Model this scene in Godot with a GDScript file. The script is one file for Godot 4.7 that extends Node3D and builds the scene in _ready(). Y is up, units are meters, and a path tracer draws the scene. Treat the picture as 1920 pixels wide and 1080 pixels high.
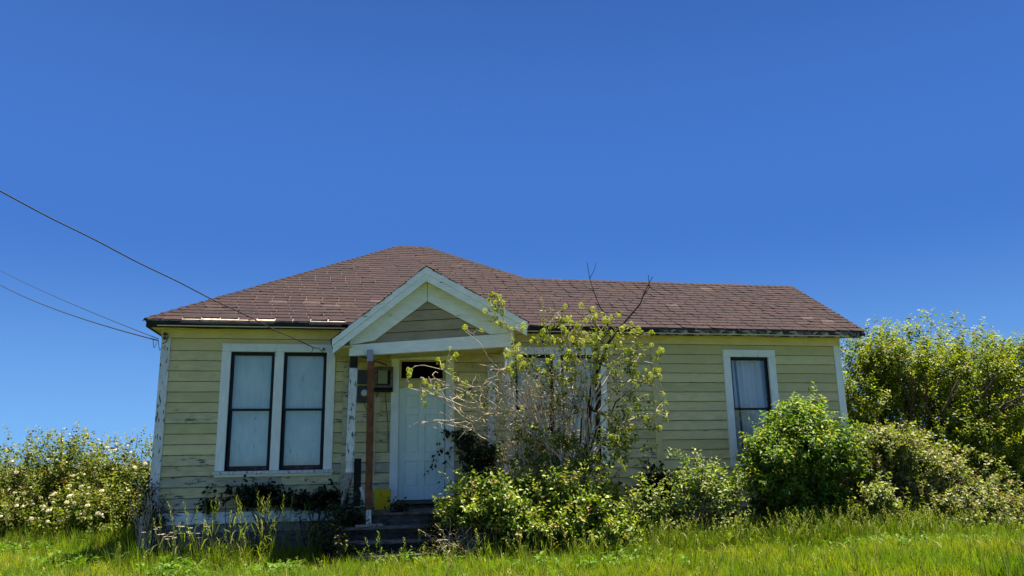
extends Node3D

# ---------------------------------------------------------------- mesh builder
class MB:
	var v := PackedVector3Array()
	var n := PackedVector3Array()
	var ix := PackedInt32Array()
	func tri(a: Vector3, b: Vector3, c: Vector3, out: Vector3) -> void:
		var f := (b - a).cross(c - a)
		var k := v.size()
		if f.dot(out) > 0.0:
			v.append_array([a, c, b])
			f = -f
		else:
			v.append_array([a, b, c])
		f = -f.normalized()
		n.append_array([f, f, f])
		ix.append_array([k, k + 1, k + 2])
	func quad(a: Vector3, b: Vector3, c: Vector3, d: Vector3, out: Vector3) -> void:
		var f := (c - a).cross(d - b)
		var k := v.size()
		if f.dot(out) > 0.0:
			v.append_array([a, d, c, b])
			f = -f
		else:
			v.append_array([a, b, c, d])
		f = -f.normalized()
		n.append_array([f, f, f, f])
		ix.append_array([k, k + 1, k + 2, k, k + 2, k + 3])
	func box(at: Vector3, size: Vector3, b := Basis.IDENTITY, ch := 0.0) -> void:
		var h := size * 0.5
		var c := minf(ch, minf(h.x, minf(h.y, h.z)) * 0.6)
		for a in 3:
			var p := (a + 1) % 3
			var q := (a + 2) % 3
			for s in [-1.0, 1.0]:
				var o := Vector3.ZERO
				o[a] = s
				var pts := []
				for k in [[-1, -1], [1, -1], [1, 1], [-1, 1]]:
					var w := Vector3.ZERO
					w[a] = s * h[a]
					w[p] = k[0] * (h[p] - c)
					w[q] = k[1] * (h[q] - c)
					pts.append(at + b * w)
				quad(pts[0], pts[1], pts[2], pts[3], b * o)
		if c <= 0.0:
			return
		for a in 3:
			var p := (a + 1) % 3
			var q := (a + 2) % 3
			for sp in [-1.0, 1.0]:
				for sq in [-1.0, 1.0]:
					var pts := []
					for k in [[-1, 0], [1, 0], [1, 1], [-1, 1]]:
						var w := Vector3.ZERO
						w[a] = k[0] * (h[a] - c)
						w[p] = sp * (h[p] - (c if k[1] else 0.0))
						w[q] = sq * (h[q] - (0.0 if k[1] else c))
						pts.append(at + b * w)
					var o := Vector3.ZERO
					o[p] = sp
					o[q] = sq
					quad(pts[0], pts[1], pts[2], pts[3], b * o)
		for sx in [-1.0, 1.0]:
			for sy in [-1.0, 1.0]:
				for sz in [-1.0, 1.0]:
					var s := Vector3(sx, sy, sz)
					tri(at + b * (s * Vector3(h.x, h.y - c, h.z - c)), at + b * (s * Vector3(h.x - c, h.y, h.z - c)), at + b * (s * Vector3(h.x - c, h.y - c, h.z)), b * s)
	# a flat polygon (convex, in order) pushed from z0 to z1
	func slab(poly: Array, z0: float, z1: float) -> void:
		var m := Vector3.ZERO
		for p in poly:
			m += Vector3(p.x, p.y, 0) / poly.size()
		for z in [z0, z1]:
			var o := Vector3(0, 0, 1 if z == maxf(z0, z1) else -1)
			for i in range(1, poly.size() - 1):
				tri(Vector3(poly[0].x, poly[0].y, z), Vector3(poly[i].x, poly[i].y, z), Vector3(poly[i + 1].x, poly[i + 1].y, z), o)
		for i in poly.size():
			var p: Vector2 = poly[i]
			var q: Vector2 = poly[(i + 1) % poly.size()]
			var mid := Vector3((p.x + q.x) / 2, (p.y + q.y) / 2, 0) - m
			var e := Vector3(-(q.y - p.y), q.x - p.x, 0)
			quad(Vector3(p.x, p.y, z0), Vector3(q.x, q.y, z0), Vector3(q.x, q.y, z1), Vector3(p.x, p.y, z1), e if e.dot(mid) > 0 else -e)
	func tube(pts: Array, radii: Array, sides := 6, caps := true) -> void:
		if pts.size() < 2:
			return
		var base := v.size()
		var side := Vector3.ZERO
		for i in pts.size():
			var d: Vector3 = (pts[mini(i + 1, pts.size() - 1)] - pts[maxi(i - 1, 0)]).normalized()
			if side == Vector3.ZERO:
				side = d.cross(Vector3(0.31, 0.2, 0.93)).normalized()
			side = (side - d * side.dot(d)).normalized()
			var up := d.cross(side)
			for k in sides:
				var a := TAU * k / sides
				var o := side * cos(a) + up * sin(a)
				v.append(pts[i] + o * radii[i])
				n.append(o)
		for i in pts.size() - 1:
			for k in sides:
				var a := base + i * sides + k
				var b := base + i * sides + (k + 1) % sides
				ix.append_array([a, a + sides, b, b, a + sides, b + sides])
		if caps:
			for e in [0, pts.size() - 1]:
				var d: Vector3 = (pts[0] - pts[1]) if e == 0 else (pts[-1] - pts[-2])
				for k in range(1, sides - 1):
					tri(v[base + e * sides], v[base + e * sides + k], v[base + e * sides + k + 1], d)
	# rings of (radius, height) turned about the axis of b
	func lathe(at: Vector3, prof: Array, sides := 16, b := Basis.IDENTITY) -> void:
		for i in prof.size() - 1:
			for k in sides:
				var a0 := TAU * k / sides
				var a1 := TAU * (k + 1) / sides
				var o := b * Vector3(cos((a0 + a1) / 2), 0, sin((a0 + a1) / 2))
				var dr: float = prof[i + 1][0] - prof[i][0]
				var dh: float = prof[i + 1][1] - prof[i][1]
				var out := o * dh - b.y * dr
				var p := [at + b * Vector3(cos(a0) * prof[i][0], prof[i][1], sin(a0) * prof[i][0]), at + b * Vector3(cos(a1) * prof[i][0], prof[i][1], sin(a1) * prof[i][0]), at + b * Vector3(cos(a1) * prof[i + 1][0], prof[i + 1][1], sin(a1) * prof[i + 1][0]), at + b * Vector3(cos(a0) * prof[i + 1][0], prof[i + 1][1], sin(a0) * prof[i + 1][0])]
				if prof[i][0] < 0.00001:
					tri(p[0], p[2], p[3], out)
				elif prof[i + 1][0] < 0.00001:
					tri(p[0], p[1], p[2], out)
				else:
					quad(p[0], p[1], p[2], p[3], out)
	func mesh() -> ArrayMesh:
		var a := []
		a.resize(Mesh.ARRAY_MAX)
		a[Mesh.ARRAY_VERTEX] = v
		a[Mesh.ARRAY_NORMAL] = n
		a[Mesh.ARRAY_INDEX] = ix
		var m := ArrayMesh.new()
		m.add_surface_from_arrays(Mesh.PRIMITIVE_TRIANGLES, a)
		return m

# ---------------------------------------------------------------- naming helpers
var used := {}
var M := {}

func numbered(called: String) -> String:
	used[called] = used.get(called, 0) + 1
	return called if used[called] == 1 else "%s_%03d" % [called, used[called] - 1]

func thing(called: String, label: String, category: String, at := Vector3.ZERO, group := "") -> Node3D:
	var o := Node3D.new()
	o.name = numbered(called)
	add_child(o)
	o.position = at
	return tag(o, label, category, group)

func tag(o: Node3D, label: String, category: String, group := "") -> Node3D:
	o.set_meta("label", label)
	o.set_meta("category", category)
	if group:
		o.set_meta("group", group)
	return o

func put(called: String, mesh: Mesh, m: Material, parent: Node, at := Vector3.ZERO) -> MeshInstance3D:
	var o := MeshInstance3D.new()
	o.name = called if parent != self else numbered(called)
	o.mesh = mesh
	o.material_override = m
	o.position = at
	parent.add_child(o, true)
	return o

func obj(called: String, mb: MB, m: Material, parent: Node) -> MeshInstance3D:
	return put(called, mb.mesh(), m, parent)

func structure(o: Node3D) -> Node3D:
	o.set_meta("kind", "structure")
	return o

func stuff(o: Node3D) -> Node3D:
	o.set_meta("kind", "stuff")
	return o

func many(called: String, mesh: Mesh, m: Material, buf: PackedFloat32Array, parent: Node) -> MultiMeshInstance3D:
	var mm := MultiMesh.new()
	mm.transform_format = MultiMesh.TRANSFORM_3D
	mm.use_colors = true
	mm.mesh = mesh
	mm.instance_count = buf.size() / 16
	mm.buffer = buf
	var o := MultiMeshInstance3D.new()
	o.name = called if parent != self else numbered(called)
	o.multimesh = mm
	o.material_override = m
	parent.add_child(o, true)
	stuff(o)
	return o

func push(buf: PackedFloat32Array, b: Basis, p: Vector3, c: Color) -> void:
	buf.append_array([b.x.x, b.y.x, b.z.x, p.x, b.x.y, b.y.y, b.z.y, p.y, b.x.z, b.y.z, b.z.z, p.z, c.r, c.g, c.b, 1.0])

func lin(r: float, g: float, b: float) -> Color:
	return Color(r, g, b).linear_to_srgb()

func rng_of(s: int) -> RandomNumberGenerator:
	var r := RandomNumberGenerator.new()
	r.seed = s
	return r

# ---------------------------------------------------------------- materials
func noise_bytes(sz: int, sd: int, freq: float, oct := 4) -> PackedByteArray:
	var f := FastNoiseLite.new()
	f.seed = sd
	f.noise_type = FastNoiseLite.TYPE_SIMPLEX_SMOOTH
	f.frequency = freq
	f.fractal_octaves = oct
	var im := f.get_seamless_image(sz, sz, false, false, 0.15, true)
	im.convert(Image.FORMAT_L8)
	return im.get_data()

# weathered paint: two tones of paint, flakes gone down to bare wood, dirt, wood grain along u (or v)
func paint(a: Color, b: Color, bare: Color, peel: float, sd: int, upright := false, dirt := 0.12, sz := 384) -> ImageTexture:
	var big := noise_bytes(sz, sd, 0.011)
	var mid := noise_bytes(sz, sd + 1, 0.035)
	var fine := noise_bytes(sz, sd + 2, 0.14, 2)
	var out := PackedByteArray()
	out.resize(sz * sz * 3)
	var k := 0
	for y in sz:
		for x in sz:
			var i := y * sz + x
			var gi := (y * sz + x / 7) if not upright else ((y / 7) * sz + x)
			var g := fine[gi] / 255.0 - 0.5
			var mi := y * sz + (x * 2 / 5) if not upright else (y * 2 / 5) * sz + x
			var m := mid[mi] / 255.0
			var c := a.lerp(b, big[i] / 255.0) * (1.0 + g * dirt + (m - 0.5) * dirt)
			var w := m * 0.62 + (g + 0.5) * 0.38 + (big[i] / 255.0 - 0.5) * 0.25
			if w < peel:
				c = bare * (1.0 + g * 0.9)
			elif w < peel + 0.025:
				c = c * 0.8
			c = Color(clampf(c.r, 0, 1), clampf(c.g, 0, 1), clampf(c.b, 0, 1)).linear_to_srgb()
			out[k] = int(c.r * 255)
			out[k + 1] = int(c.g * 255)
			out[k + 2] = int(c.b * 255)
			k += 3
	return ImageTexture.create_from_image(Image.create_from_data(sz, sz, false, Image.FORMAT_RGB8, out))

func textured(t: Texture2D, metres: float, rough := 0.75) -> StandardMaterial3D:
	var m := StandardMaterial3D.new()
	m.albedo_texture = t
	m.uv1_triplanar = true
	m.uv1_world_triplanar = true
	m.uv1_scale = Vector3.ONE / metres
	m.roughness = rough
	m.metallic_specular = 0.3
	return m

func plain(c: Color, rough := 0.7) -> StandardMaterial3D:
	var m := StandardMaterial3D.new()
	m.albedo_color = c.linear_to_srgb()
	m.roughness = rough
	return m

func leafy(through: Color, rough := 0.5, spec := 0.5) -> StandardMaterial3D:
	var m := StandardMaterial3D.new()
	m.vertex_color_use_as_albedo = true
	m.roughness = rough
	m.metallic_specular = spec
	m.cull_mode = BaseMaterial3D.CULL_DISABLED
	m.backlight_enabled = true
	m.backlight = through
	return m

func make_materials() -> void:
	var cream := Color(0.69, 0.63, 0.315)
	var cream2 := Color(0.60, 0.55, 0.285)
	var wood := Color(0.13, 0.12, 0.10)
	M.siding = [
		textured(paint(cream, cream2, wood, 0.07, 11), 2.6),
		textured(paint(cream, cream2, wood, 0.15, 21, false, 0.2), 2.2),
		textured(paint(Color(0.60, 0.555, 0.34), cream2 * 0.85, wood, 0.22, 31, false, 0.35), 2.0),
		textured(paint(Color(0.47, 0.47, 0.31), Color(0.37, 0.37, 0.26), wood, 0.31, 41, false, 0.4), 1.9)]
	M.board_tones = []
	for m in M.siding:
		var set_of := []
		for c in [Color(1, 1, 1), Color(0.955, 0.95, 0.93), Color(0.985, 0.97, 0.975), Color(0.92, 0.925, 0.90)]:
			var v: StandardMaterial3D = m.duplicate()
			v.albedo_color = c
			v.uv1_offset = Vector3(c.g * 37.0, c.b * 53.0, c.r * 71.0)
			set_of.append(v)
		M.board_tones.append(set_of)
	M.tan_board = textured(paint(Color(0.37, 0.315, 0.19), Color(0.30, 0.26, 0.165), wood, 0.11, 46, false, 0.25), 2.1)
	M.trim_yellow = textured(paint(Color(0.60, 0.54, 0.27), Color(0.53, 0.48, 0.24), wood, 0.10, 51, true), 2.4)
	M.white = textured(paint(Color(0.79, 0.85, 0.80), Color(0.73, 0.80, 0.76), wood, 0.15, 61, true, 0.14), 2.3)
	M.white_flat = textured(paint(Color(0.79, 0.85, 0.80), Color(0.73, 0.80, 0.76), wood, 0.15, 66, false, 0.16), 2.1)
	M.white_worn = textured(paint(Color(0.68, 0.73, 0.71), Color(0.55, 0.60, 0.60), Color(0.14, 0.135, 0.13), 0.31, 71, true, 0.2), 1.5)
	M.white_bad = textured(paint(Color(0.66, 0.71, 0.68), Color(0.52, 0.56, 0.54), Color(0.11, 0.105, 0.095), 0.33, 81, true, 0.3), 1.1)
	M.skirt = textured(paint(Color(0.72, 0.78, 0.74), Color(0.62, 0.68, 0.65), Color(0.12, 0.12, 0.11), 0.25, 91, false, 0.25), 1.4)
	M.door = textured(paint(Color(0.71, 0.86, 0.80), Color(0.65, 0.81, 0.76), wood, 0.03, 95, true, 0.07), 2.0, 0.5)
	M.bare = textured(paint(Color(0.15, 0.14, 0.12), Color(0.09, 0.085, 0.08), Color(0.05, 0.05, 0.045), 0.3, 101, false, 0.8), 1.2, 0.9)
	M.grey_wood = textured(paint(Color(0.30, 0.28, 0.25), Color(0.20, 0.19, 0.17), Color(0.09, 0.085, 0.08), 0.36, 105, true, 0.8), 0.9, 0.9)
	M.step_wood = textured(paint(Color(0.15, 0.145, 0.125), Color(0.085, 0.085, 0.072), Color(0.045, 0.05, 0.035), 0.42, 108, false, 0.8), 1.1, 0.9)
	M.redwood = textured(paint(Color(0.185, 0.078, 0.036), Color(0.135, 0.057, 0.028), Color(0.085, 0.042, 0.024), 0.3, 111, true, 0.5), 1.0, 0.8)
	M.gutter = textured(paint(Color(0.03, 0.028, 0.026), Color(0.018, 0.017, 0.016), Color(0.05, 0.045, 0.04), 0.3, 121, false, 0.6), 1.3, 0.85)
	M.gutter_pale = textured(paint(Color(0.07, 0.065, 0.058), Color(0.03, 0.028, 0.025), Color(0.48, 0.46, 0.40), 0.42, 131, false, 0.6), 1.0, 0.85)
	M.sheathing = textured(paint(Color(0.46, 0.39, 0.32), Color(0.36, 0.30, 0.25), Color(0.16, 0.12, 0.10), 0.36, 141, false, 0.5), 0.8, 0.9)
	M.deck = textured(paint(Color(0.120, 0.095, 0.088), Color(0.085, 0.068, 0.064), Color(0.05, 0.04, 0.037), 0.36, 145, false, 0.5), 0.7, 0.95)
	var tones := [[Color(0.0317, 0.0197, 0.0228), Color(0.0244, 0.0157, 0.0191)], [Color(0.0361, 0.0222, 0.0249), Color(0.0281, 0.0183, 0.0212)], [Color(0.0273, 0.0183, 0.0225), Color(0.0214, 0.0151, 0.0195)], [Color(0.0443, 0.0287, 0.0299), Color(0.0332, 0.0222, 0.0245)], [Color(0.0678, 0.0481, 0.0498), Color(0.0487, 0.0338, 0.0366)]]
	M.shingle = []
	for i in tones.size():
		M.shingle.append(textured(paint(tones[i][0], tones[i][1], tones[i][1] * 0.7, 0.3, 151 + i * 5, false, 0.7, 256), 0.6, 0.95))
	M.sash = textured(paint(Color(0.020, 0.022, 0.028), Color(0.014, 0.016, 0.022), Color(0.10, 0.085, 0.075), 0.24, 181, true, 0.4, 256), 0.9, 0.55)
	M.rail = textured(paint(Color(0.07, 0.04, 0.035), Color(0.045, 0.035, 0.035), Color(0.14, 0.09, 0.075), 0.36, 185, false, 0.5, 256), 0.7, 0.7)
	M.shade = textured(paint(Color(0.66, 0.80, 0.73), Color(0.50, 0.66, 0.62), Color(0.40, 0.48, 0.45), 0.14, 191, true, 0.16, 256), 1.7, 0.85)
	var cloth := plain(Color(0.66, 0.69, 0.73), 0.9)
	cloth.backlight_enabled = true
	cloth.backlight = Color(0.2, 0.2, 0.22)
	M.curtain = cloth
	var pane := StandardMaterial3D.new()
	pane.transparency = BaseMaterial3D.TRANSPARENCY_ALPHA
	pane.albedo_color = Color(0.62, 0.72, 0.74, 0.1)
	pane.roughness = 0.04
	M.pane = pane
	M.black = plain(Color(0.012, 0.012, 0.013), 0.8)
	M.inside = plain(Color(0.05, 0.045, 0.04), 0.9)
	M.steel = plain(Color(0.30, 0.29, 0.33), 0.55)
	M.steel.metallic = 0.3
	M.dark_metal = plain(Color(0.035, 0.036, 0.038), 0.5)
	M.cable = plain(Color(0.02, 0.018, 0.017), 0.6)
	M.brass = plain(Color(0.62, 0.42, 0.16), 0.35)
	M.brass.metallic = 0.9
	M.beige = textured(paint(Color(0.50, 0.44, 0.27), Color(0.43, 0.38, 0.24), wood, 0.2, 201, true, 0.2, 256), 0.6, 0.7)
	M.yellow = textured(paint(Color(0.68, 0.50, 0.012), Color(0.60, 0.43, 0.01), Color(0.34, 0.25, 0.03), 0.22, 205, true, 0.2, 256), 0.7, 0.45)
	M.porcelain = plain(Color(0.10, 0.09, 0.09), 0.3)
	var soil := textured(paint(Color(0.070, 0.090, 0.022), Color(0.050, 0.068, 0.018), Color(0.055, 0.045, 0.025), 0.36, 211, false, 0.6), 2.7, 0.95)
	M.soil = soil
	M.bark = textured(paint(Color(0.085, 0.068, 0.055), Color(0.05, 0.04, 0.034), Color(0.03, 0.025, 0.022), 0.4, 215, true, 0.8, 256), 0.4, 0.9)
	M.dark_bark = textured(paint(Color(0.035, 0.028, 0.025), Color(0.022, 0.018, 0.017), Color(0.05, 0.045, 0.04), 0.35, 218, true, 0.8, 256), 0.4, 0.9)
	M.twig = textured(paint(Color(0.56, 0.48, 0.37), Color(0.42, 0.34, 0.25), Color(0.2, 0.15, 0.11), 0.30, 221, true, 0.7, 256), 0.4, 0.9)
	M.red_twig = textured(paint(Color(0.22, 0.13, 0.09), Color(0.16, 0.09, 0.06), Color(0.1, 0.06, 0.045), 0.36, 225, true, 0.7, 256), 0.4, 0.9)
	M.green_stem = plain(Color(0.11, 0.13, 0.035), 0.7)
	M.leaf = leafy(Color(0.95, 1.0, 0.42), 0.5, 0.4)
	M.gloss_leaf = leafy(Color(0.85, 0.92, 0.34), 0.5, 0.4)
	M.grass = leafy(Color(0.95, 1.0, 0.3), 0.55, 0.35)
	M.petal = leafy(Color(0.6, 0.58, 0.5), 0.7, 0.3)
	M.petal_white = plain(Color(0.80, 0.76, 0.62), 0.75)
	M.petal_white.backlight_enabled = true
	M.petal_white.backlight = Color(0.5, 0.48, 0.4)
	M.petal_pink = plain(Color(0.58, 0.44, 0.40), 0.8)
	M.blossom = plain(Color(0.32, 0.36, 0.04), 0.75)
	M.blossom.backlight_enabled = true
	M.blossom.backlight = Color(0.6, 0.65, 0.15)

# ---------------------------------------------------------------- camera, sky, sun
func _ready() -> void:
	var cam := Camera3D.new()
	cam.name = "camera"
	cam.position = Vector3(-1.178, 1.328, 13.962)
	cam.rotation_degrees = Vector3(12.4629, -11.5546, -0.9934)
	cam.fov = 41.11
	cam.far = 3000.0
	add_child(cam)
	cam.current = true

	var sun_at := Vector3(0.23, 0.96, -0.13).normalized()
	var sky_mat := PanoramaSkyMaterial.new()
	sky_mat.panorama = clear_sky(sun_at)
	var sky := Sky.new()
	sky.sky_material = sky_mat
	var env := Environment.new()
	env.background_mode = Environment.BG_SKY
	env.sky = sky
	env.tonemap_mode = Environment.TONE_MAPPER_LINEAR
	env.tonemap_exposure = 3.5
	env.sdfgi_enabled = true
	env.ssao_enabled = true
	env.ssil_enabled = true
	var we := WorldEnvironment.new()
	we.name = "world_environment"
	we.environment = env
	add_child(we)
	var sun := DirectionalLight3D.new()
	sun.name = "sun"
	sun.light_energy = 1.6
	sun.light_color = Color(1.0, 0.95, 0.86)
	sun.light_angular_distance = 0.5
	sun.shadow_enabled = true
	add_child(sun)
	sun.look_at_from_position(sun_at * 20.0, Vector3.ZERO, Vector3.BACK)

	make_materials()
	build_ground()
	build_house()
	build_porch()
	build_steps()
	build_cables()
	build_fittings()
	build_plants()
	build_grass()

# a clear sky: deep blue overhead, paler towards the horizon, a soft bright ring round the sun
func clear_sky(sun_at: Vector3) -> ImageTexture:
	var w := 512
	var h := 256
	var px := PackedFloat32Array()
	px.resize(w * h * 3)
	var high := Vector3(0.0068, 0.0225, 0.097)
	var mid := Vector3(0.0165, 0.0555, 0.178)
	var low := Vector3(0.068, 0.158, 0.290)
	var k := 0
	for j in h:
		var el := (0.5 - (j + 0.5) / h) * PI
		var e := rad_to_deg(el)
		var base := mid.lerp(high, smoothstep(17.0, 48.0, e)) if e > 17.0 else low.lerp(mid, smoothstep(-5.0, 17.0, e))
		if e < 0.0:
			base = Vector3(0.04, 0.06, 0.03)
		for i in w:
			var az := ((i + 0.5) / w - 0.5) * TAU
			var d := Vector3(sin(az) * cos(el), sin(el), -cos(az) * cos(el))
			var c := base
			if e > 0.0:
				var t := rad_to_deg(d.angle_to(sun_at))
				c += Vector3(0.9, 0.95, 1.0) * (0.46 * exp(-t / 12.5))
			px[k] = c.x
			px[k + 1] = c.y
			px[k + 2] = c.z
			k += 3
	return ImageTexture.create_from_image(Image.create_from_data(w, h, false, Image.FORMAT_RGBF, px.to_byte_array()))

# ---------------------------------------------------------------- ground
const GROUND := -0.27
func ground_y(x: float, z: float) -> float:
	return GROUND + 0.035 * sin(x * 0.9 + z * 0.4) + 0.03 * sin(z * 0.8 - x * 0.33 + 1.0) + 0.06 * smoothstep(2.5, 5.0, z) - 0.12 * smoothstep(5.0, 9.0, z) + 0.10 * smoothstep(-1.5, -4.0, z)

func build_ground() -> void:
	var mb := MB.new()
	var xs := []
	for i in range(-60, 61):
		var t := i / 60.0
		xs.append(20.0 * t + 900.0 * pow(absf(t), 6.0) * signf(t))
	var w := xs.size()
	for j in w:
		for i in w:
			mb.v.append(Vector3(xs[i], ground_y(xs[i], xs[j]) if maxf(absf(xs[i]), absf(xs[j])) < 30 else GROUND, xs[j]))
			mb.n.append(Vector3.UP)
	for j in w - 1:
		for i in w - 1:
			var a := j * w + i
			mb.ix.append_array([a, a + 1, a + w, a + 1, a + w + 1, a + w])
	structure(obj("ground", mb, M.soil, self))

# ---------------------------------------------------------------- house
const ROOF_Y := 3.70
const ROOF_Z := 0.35
const PITCH := 0.6

# one lap siding board along x: lower edge proud of the board below, edge slightly ragged
func siding_board(x0: float, x1: float, y0: float, y1: float, r: RandomNumberGenerator, wear := 0.0, skew := 0.0) -> MB:
	var mb := MB.new()
	var segs := clampi(int((x1 - x0) / 0.13), 1, 12)
	var bow := r.randf_range(-0.002, 0.003)
	var pts := []
	for i in segs + 1:
		var t := float(i) / segs
		var x := lerpf(x0, x1, t)
		var dy := r.randf_range(-0.0015, 0.002) - wear * r.randf_range(0.0, 0.022) * (1.0 if r.randf() < 0.3 else 0.15)
		var zb := 0.021 + bow * sin(t * PI) + r.randf_range(-0.001, 0.0015) + wear * r.randf_range(0.0, 0.006)
		var lift := skew * (x - x0)
		pts.append([Vector3(x, y0 - dy + lift, zb), Vector3(x, y1 - 0.011 + lift, 0.006), Vector3(x, y0 - dy + lift, -0.01), Vector3(x, y1 - 0.011 + lift, -0.01), Vector3(x, y0 + 0.012 + lift, zb + 0.0015)])
	for i in segs:
		var a: Array = pts[i]
		var b: Array = pts[i + 1]
		mb.quad(a[4], b[4], b[1], a[1], Vector3(0, 0, 1))
		mb.quad(a[0], b[0], b[4], a[4], Vector3(0, -0.2, 1))
		mb.quad(a[2], b[2], b[0], a[0], Vector3.DOWN)
		mb.quad(a[1], b[1], b[3], a[3], Vector3.UP)
	for e in [pts[0], pts[-1]]:
		mb.quad(e[2], e[0], e[1], e[3], Vector3(-1 if e == pts[0] else 1, 0, 0))
	return mb

func wall_box(mb: MB, x0: float, x1: float, y0: float, y1: float, z0: float, z1: float) -> void:
	mb.box(Vector3((x0 + x1) / 2, (y0 + y1) / 2, (z0 + z1) / 2), Vector3(x1 - x0, y1 - y0, z1 - z0))

func build_house() -> void:
	var house := thing("house", "abandoned single-storey yellow clapboard house with a sagging front porch and brown shingle roof", "house")
	var r := rng_of(5)
	# wall body behind the boards, with openings for windows and door
	var openings := [[-3.32, -1.70, 1.18, 3.215], [-0.43, 0.42, 0.55, 3.09], [1.70, 3.32, 1.18, 3.215], [6.02, 6.86, 1.14, 3.205]]
	var mb := MB.new()
	var px := -4.44
	for o in openings:
		wall_box(mb, px, o[0], 0.2, 3.66, -0.14, -0.012)
		wall_box(mb, o[0], o[1], 0.2, o[2], -0.14, -0.012)
		wall_box(mb, o[0], o[1], o[3], 3.66, -0.14, -0.012)
		px = o[1]
	wall_box(mb, px, 8.46, 0.2, 3.66, -0.14, -0.012)
	var wall := obj("front_wall", mb, M.grey_wood, house)
	# siding, row by row
	var gaps := [[-3.46, -1.555, 1.12, 3.31], [-0.565, 0.563, 0.4, 3.25], [1.555, 3.46, 1.12, 3.31]]
	var edges := [0.53, 0.59, 0.765, 0.94, 1.115, 1.29, 1.465, 1.64, 1.816, 1.993, 2.17, 2.343, 2.519, 2.699, 2.877, 3.053, 3.227, 3.44]
	for i in edges.size() - 1:
		var y0: float = edges[i]
		var y1: float = edges[i + 1]
		var parts := []
		var x := -4.312
		for g in gaps:
			if (y0 + y1) / 2 > g[2] and (y0 + y1) / 2 < g[3]:
				parts.append([x, g[0]])
				x = g[1]
		parts.append([x, 4.386])
		for p in parts:
			var cuts := [p[0]]
			if p[1] - p[0] > 2.5:
				cuts.append(r.randf_range(p[0] + 0.9, p[1] - 0.9))
			cuts.append(p[1])
			for k in cuts.size() - 1:
				var wear := clampf((1.75 - y0) * 0.7, 0.0, 1.0)
				var lvl := 0
				if p[1] < -3.3 or y0 < 1.12:
					lvl = 3 if y0 < 0.76 else (2 if y0 < 1.3 else (1 if y0 < 2.2 else 0))
					if r.randf() < 0.3:
						lvl = mini(lvl + 1, 3)
				elif p[0] > -1.6 and p[1] < 1.6:
					lvl = 1 if r.randf() < 0.5 else 2
				elif p[0] > 3.3:
					lvl = 2 if r.randf() < 0.45 else 1
				obj("siding_board", siding_board(cuts[k] + (0.0015 if k else 0.0), cuts[k + 1] - (0.0015 if k < cuts.size() - 2 else 0.0), y0, y1, r, wear), M.board_tones[lvl][r.randi() % 4], wall)
	var yy := 0.53
	var rows := [0.53, 0.70, 0.88, 1.06, 1.246, 1.427, 1.615, 1.793, 1.974, 2.154, 2.335, 2.517, 2.698, 2.88, 3.06, 3.243, 3.44]
	for i in rows.size() - 1:
		var y0: float = rows[i]
		var y1: float = rows[i + 1]
		var parts := [[4.522, 8.328]]
		if (y0 + y1) / 2 > 1.05 and (y0 + y1) / 2 < 3.30:
			parts = [[4.522, 5.885], [6.995, 8.328]]
		for p in parts:
			obj("siding_board", siding_board(p[0], p[1], y0, y1, r, 0.2), M.board_tones[0 if r.randf() < 0.4 or y0 > 2.6 else 1][r.randi() % 4], wall)
	# trim
	for c in [[-4.46, -4.31, 0.53, 3.44, M.white_worn, 0.036], [4.385, 4.523, 0.5, 3.44, M.trim_yellow, 0.036], [8.327, 8.475, 0.5, 3.44, M.white, 0.036]]:
		mb = MB.new()
		mb.box(Vector3((c[0] + c[1]) / 2, (c[2] + c[3]) / 2, c[5] / 2 - 0.01), Vector3(c[1] - c[0], c[3] - c[2], c[5] + 0.02), Basis.IDENTITY, 0.004)
		obj("corner_board", mb, c[4], house)
	for fr in [[-4.47, 0.0], [0.0, 4.4], [4.4, 8.48]]:
		mb = MB.new()
		mb.box(Vector3((fr[0] + fr[1]) / 2, 3.512, 0.018), Vector3(fr[1] - fr[0] - 0.004, 0.146, 0.05), Basis.IDENTITY, 0.004)
		obj("frieze_board", mb, M.siding[0], house)
		mb = MB.new()
		mb.box(Vector3((fr[0] + fr[1]) / 2, 3.5925, 0.185), Vector3(fr[1] - fr[0] - 0.004, 0.015, 0.38))
		obj("soffit_board", mb, M.siding[1], house)
	for sk in [[-4.56, -3.2], [-3.196, -1.42], [1.5, 4.4], [4.404, 8.5]]:
		mb = MB.new()
		mb.box(Vector3((sk[0] + sk[1]) / 2, 0.437, 0.022), Vector3(sk[1] - sk[0], 0.186, 0.06), Basis.IDENTITY, 0.006)
		obj("skirt_board", mb, M.skirt, house)
	mb = MB.new()
	wall_box(mb, -4.4, 8.42, -0.3, 0.342, -0.09, -0.02)
	wall_box(mb, -4.4, -4.3, -0.3, 0.342, -8.0, -0.09)
	wall_box(mb, 8.3, 8.42, -0.3, 0.342, -4.0, -0.09)
	obj("foundation", mb, M.bare, house)
	mb = MB.new()
	mb.box(Vector3(-4.5, 0.1, 0.01), Vector3(0.12, 0.5, 0.09), Basis.IDENTITY, 0.006)
	obj("foundation_post", mb, M.skirt, house)
	# side and back walls, floor
	mb = MB.new()
	wall_box(mb, -4.44, -4.3, 0.2, 3.66, -8.1, -0.14)
	wall_box(mb, -4.3, 4.45, 0.2, 3.66, -8.1, -7.96)
	wall_box(mb, 4.45, 4.55, 0.2, 3.66, -8.1, -4.1)
	wall_box(mb, 4.55, 8.46, 0.2, 3.66, -4.1, -3.96)
	wall_box(mb, 8.32, 8.46, 0.2, 3.66, -3.96, -0.14)
	wall_box(mb, -4.3, 4.45, 0.45, 0.53, -7.96, -0.14)
	wall_box(mb, 4.45, 8.32, 0.45, 0.53, -3.96, -0.14)
	wall_box(mb, -4.3, 4.45, 3.52, 3.58, -7.96, -0.14)
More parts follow.
